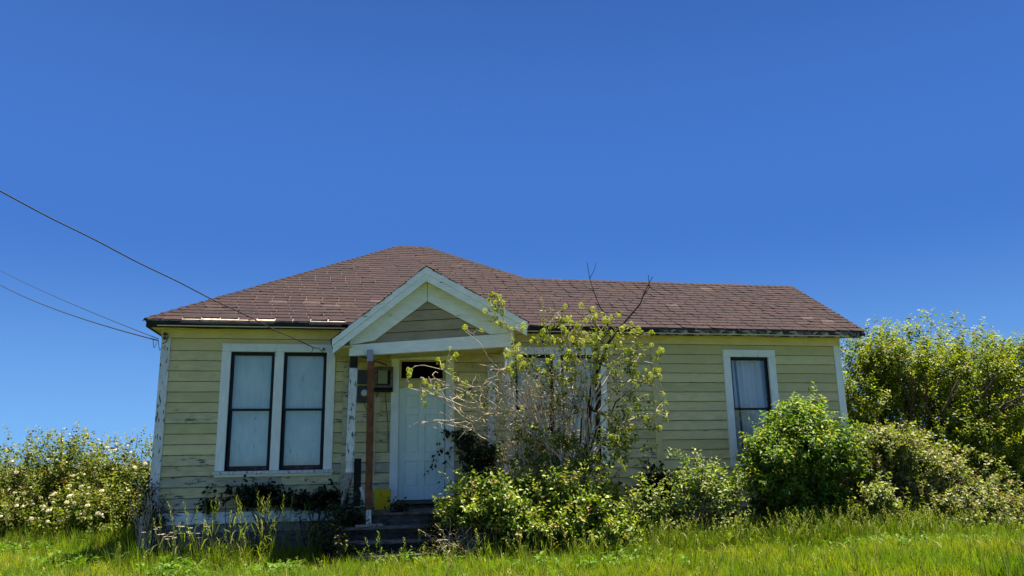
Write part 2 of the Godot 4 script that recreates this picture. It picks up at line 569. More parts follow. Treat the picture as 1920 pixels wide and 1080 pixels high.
	wall_box(mb, 4.45, 8.32, 3.52, 3.58, -3.96, -0.14)
	var side := obj("side_wall", mb, M.inside, house)
	for i in rows.size() - 1:
		for s in [[-4.44, -90.0, -8.1, 0.0], [8.46, 90.0, -4.1, 0.0]]:
			var len: float = s[3] - s[2]
			var b := obj("siding_board", siding_board(0.0, len, rows[i], rows[i + 1], r, 0.2), M.siding[1], side)
			b.rotation_degrees.y = s[1]
			b.position = Vector3(s[0], 0, s[2] if s[1] < 0 else s[3])
	mb = MB.new()
	mb.tri(Vector3(8.40, 3.6, 0.0), Vector3(8.40, 3.6, -4.1), Vector3(8.40, 4.98, -2.05), Vector3(1, 0, 0))
	mb.tri(Vector3(8.34, 3.6, 0.0), Vector3(8.34, 3.6, -4.1), Vector3(8.34, 4.98, -2.05), Vector3(-1, 0, 0))
	obj("gable_wall", mb, M.siding[1], house)
	for k in 7:
		var ya := 3.6 + k * 0.18
		var half := (4.96 - ya - 0.16) / 0.672
		if half > 0.1:
			var b := obj("siding_board", siding_board(-half, half, ya, ya + 0.18, r), M.siding[1], side)
			b.rotation_degrees.y = 90
			b.position = Vector3(8.43, 0, -2.05)
	build_windows(house)
	build_door(house, wall)
	build_roof(house)

func frame(mb: MB, x0: float, x1: float, y0: float, y1: float, z0: float, z1: float, w: float, top: float, bottom: float) -> void:
	var zc := (z0 + z1) / 2
	var d := z1 - z0
	mb.box(Vector3(x0 + w / 2, (y0 + y1) / 2, zc), Vector3(w, y1 - y0, d), Basis.IDENTITY, 0.004)
	mb.box(Vector3(x1 - w / 2, (y0 + y1) / 2, zc), Vector3(w, y1 - y0, d), Basis.IDENTITY, 0.004)
	mb.box(Vector3((x0 + x1) / 2, y1 - top / 2, zc), Vector3(x1 - x0 - 2 * w - 0.001, top, d - 0.004), Basis.IDENTITY, 0.004)
	if bottom > 0:
		mb.box(Vector3((x0 + x1) / 2, y0 + bottom / 2, zc), Vector3(x1 - x0 - 2 * w - 0.001, bottom, d - 0.004), Basis.IDENTITY, 0.004)

func build_windows(house: Node3D) -> void:
	var specs := [[-3.465, -1.55, 1.095, 3.35, true], [1.55, 3.465, 1.095, 3.35, true], [5.88, 7.0, 1.05, 3.34, false]]
	for s in specs:
		var x0: float = s[0]
		var x1: float = s[1]
		var y0: float = s[2]
		var y1: float = s[3]
		var mb := MB.new()
		var c := 0.15
		mb.box(Vector3(x0 + c / 2, (y0 + 0.09 + y1 - 0.14) / 2, 0.018), Vector3(c, y1 - y0 - 0.231, 0.056), Basis.IDENTITY, 0.005)
		mb.box(Vector3(x1 - c / 2, (y0 + 0.09 + y1 - 0.14) / 2, 0.018), Vector3(c, y1 - y0 - 0.231, 0.056), Basis.IDENTITY, 0.005)
		mb.box(Vector3((x0 + x1) / 2, y1 - 0.07, 0.02), Vector3(x1 - x0, 0.14, 0.062), Basis.IDENTITY, 0.005)
		var bays := [[x0 + c, x1 - c]]
		if s[4]:
			var xm := (x0 + x1) / 2
			bays = [[x0 + c, xm - 0.077], [xm + 0.077, x1 - c]]
			mb.box(Vector3(xm, (y0 + 0.09 + y1 - 0.14) / 2, 0.016), Vector3(0.154, y1 - y0 - 0.231, 0.05), Basis.IDENTITY, 0.005)
		var win := obj("window", mb, M.white, house)
		mb = MB.new()
		mb.box(Vector3((x0 + x1) / 2, y0 + 0.065, 0.025), Vector3(x1 - x0 + 0.05, 0.045, 0.13), Basis(Vector3.RIGHT, 0.1), 0.006)
		obj("sill", mb, M.white_bad if s[4] else M.white_flat, win)
		mb = MB.new()
		mb.box(Vector3((x0 + x1) / 2, y0 + 0.018, 0.026), Vector3(x1 - x0 + 0.005, 0.046, 0.045), Basis.IDENTITY, 0.004)
		obj("apron", mb, M.white_flat, win)
		var yb := y0 + 0.092
		var yt := y1 - 0.14
		var ym := (yb + yt) / 2 + 0.02
		for b in bays:
			var a: float = b[0]
			var e: float = b[1]
			# jamb lining
			mb = MB.new()
			frame(mb, a - 0.02, e + 0.02, yb - 0.02, yt + 0.02, -0.13, -0.011, 0.022, 0.022, 0.022)
			obj("jamb", mb, M.sash, win)
			mb = MB.new()
			frame(mb, a + 0.002, e - 0.002, ym - 0.02, yt - 0.002, -0.055, -0.02, 0.052, 0.06, 0.03)
			obj("sash", mb, M.sash, win)
			mb = MB.new()
			frame(mb, a + 0.012, e - 0.012, yb + 0.001, ym + 0.012, -0.094, -0.059, 0.05, 0.036, 0.0)
			obj("sash", mb, M.sash, win)
			mb = MB.new()
			mb.box(Vector3((a + e) / 2, yb + 0.04, -0.076), Vector3(e - a - 0.126, 0.076, 0.032), Basis.IDENTITY, 0.004)
			obj("bottom_rail", mb, M.rail, win)
			mb = MB.new()
			mb.box(Vector3((a + e) / 2, (ym + yt) / 2, -0.038), Vector3(e - a - 0.1, yt - ym - 0.05, 0.004))
			obj("pane", mb, M.pane, win)
			mb = MB.new()
			mb.box(Vector3((a + e) / 2, (ym + yb) / 2 + 0.03, -0.077), Vector3(e - a - 0.1, ym - yb - 0.06, 0.004))
			obj("pane", mb, M.pane, win)
			if s[4]:
				# a drawn roller shade, a little wavy
				mb = MB.new()
				var nx := 8
				for i in nx:
					for z in [-0.112, -0.116]:
						var xa := lerpf(a + 0.022, e - 0.022, float(i) / nx)
						var xb := lerpf(a + 0.022, e - 0.022, float(i + 1) / nx)
						var za: float = z - 0.003 * sin(i * 1.3)
						var zb: float = z - 0.003 * sin((i + 1) * 1.3)
						mb.quad(Vector3(xa, yb + 0.004, za), Vector3(xb, yb + 0.004, zb), Vector3(xb, yt, zb), Vector3(xa, yt, za), Vector3(0, 0, 1 if z == -0.112 else -1))
				obj("roller_shade", mb, M.shade, win)
			else:
				# gathered curtain, two drapes with folds
				for d in [[a + 0.01, a + 0.17, 0.035, 70.0], [a + 0.245, e - 0.005, 0.04, 34.0]]:
					mb = MB.new()
					var pts := []
					var nn := 44
					for i in nn + 1:
						var x := lerpf(d[0], d[1], float(i) / nn)
						pts.append([x, -0.15 - d[2] * (1.0 + sin(x * d[3] + 0.8 * sin(x * 17.0))) - (0.03 if d[0] > a + 0.2 else 0.0)])
					for i in nn:
						for k in 6:
							var ya := lerpf(yb - 0.05, yt + 0.02, k / 6.0)
							var yc := lerpf(yb - 0.05, yt + 0.02, (k + 1) / 6.0)
							var sw := 0.05 * (1.0 - k / 6.0)
							var sw2 := 0.05 * (1.0 - (k + 1) / 6.0)
							for th in [0.0, -0.003]:
								mb.quad(Vector3(pts[i][0] + sw, ya, pts[i][1] + th), Vector3(pts[i + 1][0] + sw, ya, pts[i + 1][1] + th), Vector3(pts[i + 1][0] + sw2, yc, pts[i + 1][1] + th), Vector3(pts[i][0] + sw2, yc, pts[i][1] + th), Vector3(0, 0, 1 if th == 0.0 else -1))
					obj("curtain", mb, M.curtain, win)

func build_door(house: Node3D, _wall: Node3D) -> void:
	var mb := MB.new()
	for s in [[-0.568, -0.425], [0.41, 0.566]]:
		mb.box(Vector3((s[0] + s[1]) / 2, 1.90, 0.02), Vector3(s[1] - s[0], 2.64, 0.064), Basis.IDENTITY, 0.005)
	mb.box(Vector3(-0.0015, 3.155, 0.018), Vector3(0.83, 0.13, 0.055), Basis.IDENTITY, 0.005)
	var df := obj("door_frame", mb, M.white, house)
	mb = MB.new()
	mb.box(Vector3(-0.0075, 2.665, -0.02), Vector3(0.832, 0.13, 0.09), Basis.IDENTITY, 0.006)
	obj("transom_bar", mb, M.trim_yellow, df)
	mb = MB.new()
	frame(mb, -0.423, 0.408, 2.731, 3.089, -0.07, -0.02, 0.04, 0.025, 0.03)
	obj("transom_frame", mb, M.trim_yellow, df)
	mb = MB.new()
	mb.box(Vector3(-0.0075, 2.91, -0.045), Vector3(0.77, 0.31, 0.004))
	var dim := StandardMaterial3D.new()
	dim.transparency = BaseMaterial3D.TRANSPARENCY_ALPHA
	dim.albedo_color = Color(0.03, 0.03, 0.03, 0.35)
	dim.roughness = 0.05
	dim.metallic_specular = 0.08
	obj("transom_pane", mb, dim, df)
	# six-panel door: rails and stiles round sunk panels with raised fields
	mb = MB.new()
	var x0 := -0.422
	var x1 := 0.407
	var y0 := 0.635
	var y1 := 2.598
	var rails := [[y0, y0 + 0.22], [1.30, 1.43], [2.12, 2.22], [2.46, y1]]
	mb.box(Vector3((x0 + x1) / 2, (y0 + y1) / 2, -0.075), Vector3(x1 - x0, y1 - y0, 0.014))
	for sx in [[x0, x0 + 0.115], [-0.062, 0.047], [x1 - 0.115, x1]]:
		mb.box(Vector3((sx[0] + sx[1]) / 2, (y0 + y1) / 2, -0.055), Vector3(sx[1] - sx[0], y1 - y0, 0.026), Basis.IDENTITY, 0.005)
	var cols := [[x0 + 0.115, -0.062], [0.047, x1 - 0.115]]
	for rl in rails:
		for cx in cols:
			mb.box(Vector3((cx[0] + cx[1]) / 2, (rl[0] + rl[1]) / 2, -0.0555), Vector3(cx[1] - cx[0] - 0.001, rl[1] - rl[0], 0.025), Basis.IDENTITY, 0.005)
	var door := obj("door", mb, M.door, house)
	for cx in cols:
		for k in 3:
			var pm := MB.new()
			pm.box(Vector3((cx[0] + cx[1]) / 2, (rails[k][1] + rails[k + 1][0]) / 2, -0.062), Vector3(cx[1] - cx[0] - 0.05, rails[k + 1][0] - rails[k][1] - 0.05, 0.016), Basis.IDENTITY, 0.008)
			obj("door_panel", pm, M.door, door)
	mb = MB.new()
	mb.lathe(Vector3(0.352, 1.50, -0.042), [[0.0, 0.062], [0.016, 0.060], [0.026, 0.048], [0.026, 0.036], [0.013, 0.024], [0.012, 0.008], [0.03, 0.006], [0.03, 0.0]], 14, Basis(Vector3.RIGHT, PI / 2))
	obj("door_knob", mb, M.brass, door)
	mb = MB.new()
	mb.box(Vector3(0, 0.60, 0.05), Vector3(0.98, 0.035, 0.26), Basis(Vector3.RIGHT, 0.08), 0.006)
	obj("door_sill", mb, M.step_wood, df)

# a shingle tab lying on a slope: x along the course, y up the slope, z off the roof
func tab_mesh(w: float, l: float, r: RandomNumberGenerator, curl: float) -> ArrayMesh:
	var mb := MB.new()
	var nx := 3
	var lo := []
	for i in nx + 1:
		var t := float(i) / nx
		var lift := 0.007 + curl * (absf(t - 0.5) * 2.0) * r.randf_range(0.2, 1.0)
		lo.append([Vector3((t - 0.5) * w, r.randf_range(-0.003, 0.003), lift), Vector3((t - 0.5) * w, r.randf_range(-0.003, 0.003), lift + 0.006), Vector3((t - 0.5) * w, l, 0.004)])
	for i in nx:
		mb.quad(lo[i][1], lo[i + 1][1], lo[i + 1][2], lo[i][2], Vector3(0, 0, 1))
		mb.quad(lo[i][0], lo[i + 1][0], lo[i + 1][1], lo[i][1], Vector3(0, -1, 0))
	for e in [0, nx]:
		mb.tri(lo[e][0], lo[e][1], lo[e][2], Vector3(-1 if e == 0 else 1, 0, 0))
	return mb.mesh()

func build_roof(house: Node3D) -> void:
	var r := rng_of(77)
	var up := Vector3(0, PITCH, -1).normalized()
	var nrm := Vector3(0, 1, PITCH).normalized()
	# decks: front slope, then the others; each a slab with an underside
	var A := Vector3(-4.67, 3.70, 0.35)
	var ape_l := Vector3(-0.25, 6.352, -4.07)
	var ape_r := Vector3(0.41, 6.352, -4.07)
	var meet := Vector3(2.43, 5.14, -2.05)
	var rw := Vector3(8.84, 5.14, -2.05)
	var re := Vector3(8.84, 3.70, 0.35)
	var bl := Vector3(-4.67, 3.70, -8.49)
	var br := Vector3(4.83, 3.70, -8.49)
	var bm := Vector3(4.83, 3.70, -4.45)
	var wb := Vector3(8.84, 3.70, -4.45)
	var decks := [[A, ape_l, ape_r, meet], [A, meet, rw, re], [A, bl, ape_l], [bl, br, ape_r, ape_l], [br, bm, meet, ape_r], [meet, bm, wb, rw]]
	var mb := MB.new()
	for d in decks:
		for i in range(1, d.size() - 1):
			mb.tri(d[0], d[i], d[i + 1], Vector3.UP)
			mb.tri(d[0] - Vector3(0, 0.035, 0), d[i] - Vector3(0, 0.035, 0), d[i + 1] - Vector3(0, 0.035, 0), Vector3.DOWN)
	for e in [[A, re, Vector3(0, 0, 1)], [A, bl, Vector3(-1, 0, 0)], [re, rw, Vector3(1, 0, 0)], [rw, wb, Vector3(1, 0, 0)]]:
		mb.quad(e[0], e[1], e[1] - Vector3(0, 0.035, 0), e[0] - Vector3(0, 0.035, 0), e[2])
	var roof := obj("roof", mb, M.deck, house)
	mb = MB.new()
	mb.box(Vector3(-2.6, 3.678, 0.352), Vector3(4.05, 0.034, 0.02))
	var sb := Basis(Vector3.RIGHT, -atan(PITCH)) if false else Basis(Vector3.RIGHT, up, nrm)
	for q in [[-4.16, -3.02], [-3.0, -2.1], [-2.08, -1.4]]:
		mb.box(Vector3((q[0] + q[1]) / 2, ROOF_Y, ROOF_Z) + up * 0.055 + nrm * 0.004, Vector3(q[1] - q[0], 0.125, 0.008), sb, 0.002)
	obj("sheathing_edge", mb, M.sheathing, roof)
	# tabs of the front slope
	var hyp := sqrt(1.0 + PITCH * PITCH)
	var tabs := []
	var step := 0.15
	var kinds := []
	for i in 5:
		kinds.append(tab_mesh(0.298, 0.180, r, 0.0 if i < 2 else (0.002 if i < 4 else 0.006)))
	var curled := []
	for i in 4:
		curled.append(tab_mesh(0.294, 0.180, r, 0.008 + 0.003 * i))
	var course := 0
	while true:
		var d0 := course * step / hyp
		if d0 > 4.36:
			break
		var dm := d0 + step * 0.5 / hyp
		var xl := -4.69 + dm
		var xr := 8.87 if dm < 2.4 else 0.43 + 4.42 - dm
		var wave := 0.006 * sin(course * 1.7)
		var x := xl - r.randf_range(0.0, 0.15) - (0.15 if course % 2 else 0.0)
		var drift := r.randf_range(-0.006, 0.006)
		while x < xr:
			var x0 := maxf(x + 0.0055, xl)
			var x1 := minf(x + 0.3 - 0.0055, xr)
			x += 0.3
			if x1 - x0 < 0.03:
				continue
			var xm := (x0 + x1) / 2
			var back := 0.0
			if course == 0:
				back = -0.025 + r.randf_range(-0.006, 0.01)
				if (xm > -4.15 and xm < -3.0 and r.randf() < 0.85) or (xm > -3.0 and xm < -1.5 and r.randf() < 0.4):
					back = r.randf_range(0.025, 0.075)
			var slope := d0 * hyp + back + wave * 0.4 + drift * sin(xm * 0.7 + course) + r.randf_range(-0.003, 0.003)
			var p := Vector3(xm, ROOF_Y, ROOF_Z) + up * slope + nrm * 0.004
			var right_side := smoothstep(2.0, 5.0, xm)
			var turn := r.randf_range(-0.008, 0.008) + (r.randf_range(-0.05, 0.05) if r.randf() < 0.03 + 0.05 * right_side else 0.0)
			var bas := Basis(Vector3.RIGHT, up, nrm) * Basis(Vector3.BACK, turn) * Basis.from_scale(Vector3((x1 - x0) / 0.298, 1, 1))
			var q := r.randf()
			var tone := 0 if q < 0.42 else (1 if q < 0.70 else (2 if q < 0.94 else (3 if q < 0.992 else 4)))
			var patch := sin(course * 0.55 + xm * 0.8) + sin(xm * 1.9 - course * 0.3)
			if r.randf() < 0.5:
				tone = [0, 2, 0, 1, 2, 1, 0][(course * 5 + int(xm * 0.5 + 10.0)) % 7]
			if patch > 1.5 and r.randf() < 0.25:
				tone = 3 if r.randf() < 0.7 else 4
			var mesh: ArrayMesh = kinds[r.randi() % 5]
			if r.randf() < 0.12 + 0.5 * right_side:
				mesh = curled[r.randi() % 4]
			if course == 0 and back > 0.03:
				p += nrm * 0.008
			tabs.append([p.distance_to(Vector3(-1.178, 1.328, 13.962)), Transform3D(bas, p), mesh, tone])
		course += 1
	tabs.sort_custom(func(a, b): return a[0] < b[0])
	var rest := []
	for i in M.shingle.size():
		rest.append(SurfaceTool.new())
		rest[i].begin(Mesh.PRIMITIVE_TRIANGLES)
	for i in tabs.size():
		if i < 300:
			var o := put("shingle", tabs[i][2], M.shingle[tabs[i][3]], roof)
			o.transform = tabs[i][1]
		else:
			rest[tabs[i][3]].append_from(tabs[i][2], 0, tabs[i][1])
	var joined := ArrayMesh.new()
	for i in M.shingle.size():
		joined = rest[i].commit(joined)
		joined.surface_set_material(joined.get_surface_count() - 1, M.shingle[i])
	var ro := MeshInstance3D.new()
	ro.name = "upper_shingles"
	ro.mesh = joined
	roof.add_child(ro)
	stuff(ro)
	# courses of the slopes that face away
	mb = MB.new()
	courses(mb, bl, A, Vector3(1, PITCH, 0), func(d): return d - 0.02, func(d): return 8.84 - d + 0.02, 4.42, step)
	courses(mb, br, bl, Vector3(0, PITCH, 1), func(d): return d, func(d): return 9.5 - d, 4.42, step)
	courses(mb, bm, br, Vector3(-1, PITCH, 0), func(d): return maxf(0.0, d - 2.4) if d > 2.4 else 0.0, func(d): return 4.04 - d, 4.42, step)
	courses(mb, wb, bm, Vector3(0, PITCH, 1), func(_d): return 0.0, func(d): return 4.01 + d, 2.4, step)
	stuff(obj("rear_shingles", mb, M.shingle[0], roof))
	# caps along hips and ridges
	mb = MB.new()
	for e in [[A, ape_l], [ape_l, ape_r], [ape_r, meet], [meet, rw], [bl, ape_l], [br, ape_r]]:
		var a: Vector3 = e[0]
		var b: Vector3 = e[1]
		var dir := (b - a).normalized()
		var side := dir.cross(Vector3.UP).normalized()
		var off := side.cross(dir).normalized()
		var cnt := int(a.distance_to(b) / 0.16)
		for k in cnt:
			var p := a + dir * (k * 0.16 + r.randf_range(0, 0.01)) + off * 0.012
			var q := p + dir * 0.18
			var w := 0.10 + r.randf_range(-0.008, 0.008)
			var drop := 0.045 if absf(dir.y) > 0.05 else 0.058
			for s in [-1.0, 1.0]:
				var lo = side * s * w - off * drop
				mb.quad(p + off * 0.012, p + off * 0.012 + lo, q + lo - off * 0.008, q - off * 0.002, off + side * s * 0.5)
				mb.quad(p + off * 0.012, p + off * 0.012 + lo, p + lo, p, -dir)
	stuff(obj("hip_caps", mb, M.shingle[2], roof))
	# wooden gutter along the eave, weathered black; the right half keeps flakes of white
	for g in [[-4.62, -1.45, M.gutter], [1.6, 4.45, M.gutter], [4.453, 8.70, M.gutter_pale]]:
		mb = MB.new()
		var nseg := 12
		for i in nseg:
			var xa := lerpf(g[0], g[1], float(i) / nseg)
			var xb := lerpf(g[0], g[1], float(i + 1) / nseg)
			var prof := func(x: float) -> Array:
				var s := 0.006 * sin(x * 2.3) + 0.004 * sin(x * 7.1)
				return [Vector3(x, 3.655 + s, 0.345), Vector3(x, 3.672 + s, 0.372), Vector3(x, 3.640 + s, 0.380), Vector3(x, 3.600 + s, 0.362), Vector3(x, 3.566 + s, 0.352), Vector3(x, 3.562 + s, 0.305), Vector3(x, 3.655 + s, 0.305)]
			var pa: Array = prof.call(xa)
			var pb: Array = prof.call(xb)
			for k in pa.size():
				var k2 := (k + 1) % pa.size()
				var mid: Vector3 = (pa[k] + pa[k2]) / 2 - Vector3(xa, 3.62, 0.335)
				mb.quad(pa[k], pb[k], pb[k2], pa[k2], mid)
			if i == 0 or i == nseg - 1:
				var e := pa if i == 0 else pb
				for k in range(1, e.size() - 1):
					mb.tri(e[0], e[k], e[k + 1], Vector3(-1 if i == 0 else 1, 0, 0))
		obj("gutter", mb, g[2], roof)
	mb = MB.new()
	mb.box(Vector3(8.775, 3.635, 0.25), Vector3(0.14, 0.05, 0.24), Basis.IDENTITY, 0.006)
	obj("gutter_end", mb, M.gutter, roof)
	# eave boards of the left side and rake of the right gable
	mb = MB.new()
	wall_box(mb, -4.65, -4.62, 3.57, 3.66, -8.45, 0.34)
	obj("fascia", mb, M.gutter, roof)
	mb = MB.new()
	wall_box(mb, -4.63, -4.47, 3.586, 3.602, -8.4, 0.30)
	obj("soffit_board", mb, M.siding[1], house)
	for s in [1.0, -1.0]:
		mb = MB.new()
		var lo := Vector3(8.80, 3.60, -2.05 + 2.36 * s)
		var hi := Vector3(8.80, 5.03, -2.05)
		mb.box((lo + hi) / 2, Vector3(0.03, 0.12, lo.distance_to(hi)), Basis(Vector3.RIGHT, atan2(hi.y - lo.y, 2.36) * s), 0.004)
		obj("rake_board", mb, M.white_worn, roof)

# long overlapping strips for a slope out of view: from eave corner a towards b, rising along out
func courses(mb: MB, a: Vector3, b: Vector3, out: Vector3, left: Callable, right: Callable, depth: float, step: float) -> void:
	var along := (b - a).normalized()
	var up := out.normalized()
	var nrm := along.cross(up).normalized()
	if nrm.y < 0:
		nrm = -nrm
	var hyp := sqrt(1.0 + PITCH * PITCH)
	var k := 0
	while k * step / hyp < depth - 0.05:
		var d := k * step / hyp
		var x0: float = left.call(d)
		var x1: float = right.call(d)
		var e := minf(d + (step + 0.01) / hyp, depth)
		var y0: float = left.call(e)
		var y1: float = right.call(e)
		if x1 - x0 > 0.05:
			var p := a + up * (d * hyp) + nrm * 0.014
			var q := a + up * (e * hyp) + nrm * 0.007
			mb.quad(p + along * x0, p + along * x1, q + along * maxf(y1, y0), q + along * y0, nrm)
			mb.quad(p + along * x0, p + along * x1, p + along * x1 - nrm * 0.008, p + along * x0 - nrm * 0.008, -up)
		k += 1

# ---------------------------------------------------------------- porch (parts of the house)
func strip(mb: MB, a: Vector2, b: Vector2, w: float, z0: float, z1: float, plumb := true) -> void:
	# board whose upper edge runs a-b and whose lower edge lies w below it
	var off := Vector2(0, -w) if plumb else (b - a).orthogonal().normalized() * w
	mb.slab([a, b, b + off, a + off], z0, z1)

func build_porch() -> void:
	var house := get_node("house")
	var r := rng_of(9)
	var ape := Vector2(-0.08, 4.475)
	var el := Vector2(-1.575, 3.235)
	var er := Vector2(1.64, 3.575)
	# roof slabs running back into the main roof
	var mb := MB.new()
	mb.slab([ape + Vector2(0, -0.02), ape + Vector2(0, -0.07), el + Vector2(0, -0.07), el + Vector2(0, -0.02)], 1.42, -0.95)
	mb.slab([ape + Vector2(0, -0.02), ape + Vector2(0, -0.07), er + Vector2(0, -0.07), er + Vector2(0, -0.02)], 1.42, -0.95)
	var pr := obj("porch_roof", mb, M.white_flat, house)
	# shingle courses of the porch roof, ragged at the front edge
	mb = MB.new()
	for side in [el, er]:
		var run: Vector2 = side - ape
		var n := Vector2(-run.y, run.x).normalized()
		if n.y < 0:
			n = -n
		var cnt := int(run.length() / 0.15)
		for k in cnt:
			var a: Vector2 = side - run * (k * 0.15 / run.length()) + n * 0.012 + run.normalized() * (0.03 if k == 0 else 0.0)
			var b: Vector2 = side - run * minf(1.0, (k + 1.1) * 0.15 / run.length()) + n * 0.002
			for z in 8:
				var zf := 1.462 + r.randf_range(-0.012, 0.014) - z * 0.3
				var zb := zf - 0.295
				mb.slab([a, b, b - n * 0.012, a - n * 0.012], zf, zb)
	for e in [[Vector2(-0.13, -0.105), 1], [Vector2(0.14, -0.075), -1]]:
		mb.slab([ape + Vector2(0, 0.02), ape + Vector2(0, 0.008), ape + e[0] + Vector2(0, 0.008), ape + e[0] + Vector2(0, 0.02)], 1.47, -0.95)
	for side in [el, er]:
		var top: Vector2 = ape.lerp(side, 0.16)
		mb.slab([ape + Vector2(0, 0.012), ape + Vector2(0, -0.012), top + Vector2(0, -0.012), top + Vector2(0, 0.012)], 1.455, -0.94)
	stuff(obj("porch_shingles", mb, M.shingle[0], pr))
	# bargeboards: a proud crown strip over a wider board
	for s in [[el, 1], [er, -1]]:
		mb = MB.new()
		var e: Vector2 = s[0]
		strip(mb, e, ape, 0.115, 1.425, 1.462)
		obj("crown_board", mb, M.white_flat, pr)
		mb = MB.new()
		strip(mb, e + Vector2(0.012 * s[1], -0.112), ape + Vector2(0, -0.116), 0.125, 1.415, 1.445)
		obj("bargeboard", mb, M.white_flat, pr)
		mb = MB.new()
		for k in 3:
			var a := e + Vector2(0.0, -0.075)
			var b := ape + Vector2(0, -0.075)
			strip(mb, a, b, 0.018, 1.41 - k * 0.07, 1.345 - k * 0.07)
		obj("gable_soffit", mb, M.white_flat, pr)
	# triangle: raking frieze boards, beam, siding
	var fa := Vector2(-0.04, 4.30)
	var ti := Vector2(-0.037, 3.936)
	var tl := Vector2(-0.902, 3.252)
	var tr := Vector2(1.028, 3.387)
	for s in [[tl, Vector2(-1.30, 3.173), Vector2(-1.30, 3.29)], [tr, Vector2(1.436, 3.413), Vector2(1.436, 3.50)]]:
		mb = MB.new()
		var gx := Vector2(0.004 if s[0].x > 0 else -0.004, 0)
		mb.slab([fa + gx, ti + gx, s[0], s[1], s[2]], 1.20, 1.228)
		obj("rake_frieze", mb, M.white_flat, pr)
	mb = MB.new()
	mb.slab([Vector2(-1.305, 3.17), Vector2(1.438, 3.41), Vector2(1.438, 3.185), Vector2(-1.305, 2.992)], 1.12, 1.236)
	obj("porch_beam", mb, M.white_flat, house)
	var tilt := 0.072
	var lines := [3.20, 3.27, 3.44, 3.622, 3.80, 3.98]
	for k in lines.size() - 1:
		var y0: float = lines[k]
		var y1: float = lines[k + 1]
		var xl := maxf(-0.037 - (3.99 - y0) / 0.79, -1.1)
		var xr := minf(-0.037 + (3.99 - y0) / 0.515, 1.2)
		var bo := obj("siding_board", siding_board(xl + 0.037, xr + 0.037, y0, y1, r, 0.0), M.tan_board, pr)
		bo.rotation.z = tilt
		var mid := Vector2(-0.037, 0)
		bo.position = Vector3(mid.x + (y0) * sin(tilt) , (1.0 - cos(tilt)) * y0, 1.172)
	# sides of the porch above the posts
	for s in [[-1.30, 2.99, 3.26, 0.10], [1.40, 3.19, 3.46, 0.10]]:
		mb = MB.new()
		wall_box(mb, s[0], s[0] + 0.05, s[1], s[2], 0.02, 1.118)
		obj("porch_side_beam", mb, M.siding[2], house)
		mb = MB.new()
		var e: Vector2 = el if s[0] < 0 else er
		var xo := e.x + (0.02 if s[0] < 0 else -0.02)
		wall_box(mb, minf(xo, s[0] + 0.02), maxf(xo, s[0] + 0.03), e.y - 0.115, e.y - 0.10, 0.02, 1.41)
		obj("side_soffit", mb, M.siding[2], house)
	# ceiling boards; those over the meter have come down
	for k in 19:
		var x := -0.66 + k * 0.112
		var y := 3.045 + (x + 1.30) / 2.74 * 0.19
		if k == 0:
			continue
		mb = MB.new()
		mb.box(Vector3(x, y + 0.012, 0.57), Vector3(0.108, 0.016, 1.09), Basis(Vector3.BACK, 0.07))
		obj("ceiling_board", mb, M.siding[1], house)
	mb = MB.new()
	mb.box(Vector3(-0.95, 3.03, 0.5), Vector3(0.62, 0.02, 0.09), Basis(Vector3.BACK, -0.28) * Basis(Vector3.UP, 0.3))
	obj("loose_board", mb, M.bare, house)
	# posts
	mb = MB.new()
	mb.box(Vector3(1.355, 2.16, 1.178), Vector3(0.138, 2.04, 0.11), Basis(Vector3.BACK, 0.012), 0.012)
	mb.box(Vector3(1.335, 1.30, 1.178), Vector3(0.165, 0.05, 0.135), Basis.IDENTITY, 0.012)
	mb.box(Vector3(1.33, 0.93, 1.178), Vector3(0.165, 0.62, 0.13), Basis.IDENTITY, 0.012)
	obj("porch_post", mb, M.white_worn, house)
	mb = MB.new()
	mb.box(Vector3(-1.235, 2.08, 1.175), Vector3(0.135, 1.44, 0.115), Basis(Vector3.BACK, -0.012), 0.014)
	mb.lathe(Vector3(-1.243, 1.15, 1.175), [[0.062, 0.22], [0.07, 0.20], [0.07, 0.17], [0.06, 0.15], [0.06, 0.05], [0.072, 0.03], [0.072, 0.0], [0.05, -0.02]], 12)
	var post := obj("porch_post", mb, M.white_bad, house)
	post.set_meta("label", "rotted left porch post with peeling paint and a splintered foot")
	mb = MB.new()
	mb.box(Vector3(-1.225, 2.89, 1.178), Vector3(0.125, 0.2, 0.06), Basis.IDENTITY, 0.004)
	mb.box(Vector3(-1.172, 2.87, 1.2), Vector3(0.012, 0.19, 0.05), Basis.IDENTITY, 0.003)
	obj("rotten_post_head", mb, M.gutter, post)
	mb = MB.new()
	mb.tube([Vector3(-1.24, 1.16, 1.175), Vector3(-1.255, 1.02, 1.18), Vector3(-1.29, 0.88, 1.185), Vector3(-1.325, 0.74, 1.19), Vector3(-1.345, 0.50, 1.19)], [0.062, 0.055, 0.04, 0.032, 0.03], 7)
	obj("splintered_foot", mb, M.grey_wood, post)
	mb = MB.new()
	mb.box(Vector3(-1.12, 0.99, 1.06), Vector3(0.115, 0.74, 0.05), Basis.IDENTITY, 0.006)
	obj("dark_board", mb, M.black, house)
	# pilasters against the wall
	for s in [[-1.40, -1.31, M.siding[3]], [1.17, 1.32, M.white_bad]]:
		mb = MB.new()
		mb.box(Vector3((s[0] + s[1]) / 2, 1.78, 0.045), Vector3(s[1] - s[0], 2.5, 0.07), Basis.IDENTITY, 0.008)
		obj("pilaster", mb, s[2], house)
	mb = MB.new()
	mb.box(Vector3(-1.285, 1.7, 0.035), Vector3(0.04, 2.2, 0.03), Basis.IDENTITY, 0.006)
	obj("pilaster_edge", mb, M.gutter, house)
	# brown timber that props the beam
	mb = MB.new()
	mb.box(Vector3(-0.945, 1.735, 1.295), Vector3(0.110, 2.32, 0.10), Basis(Vector3.BACK, 0.004), 0.006)
	var prop := obj("prop_post", mb, M.redwood, house)
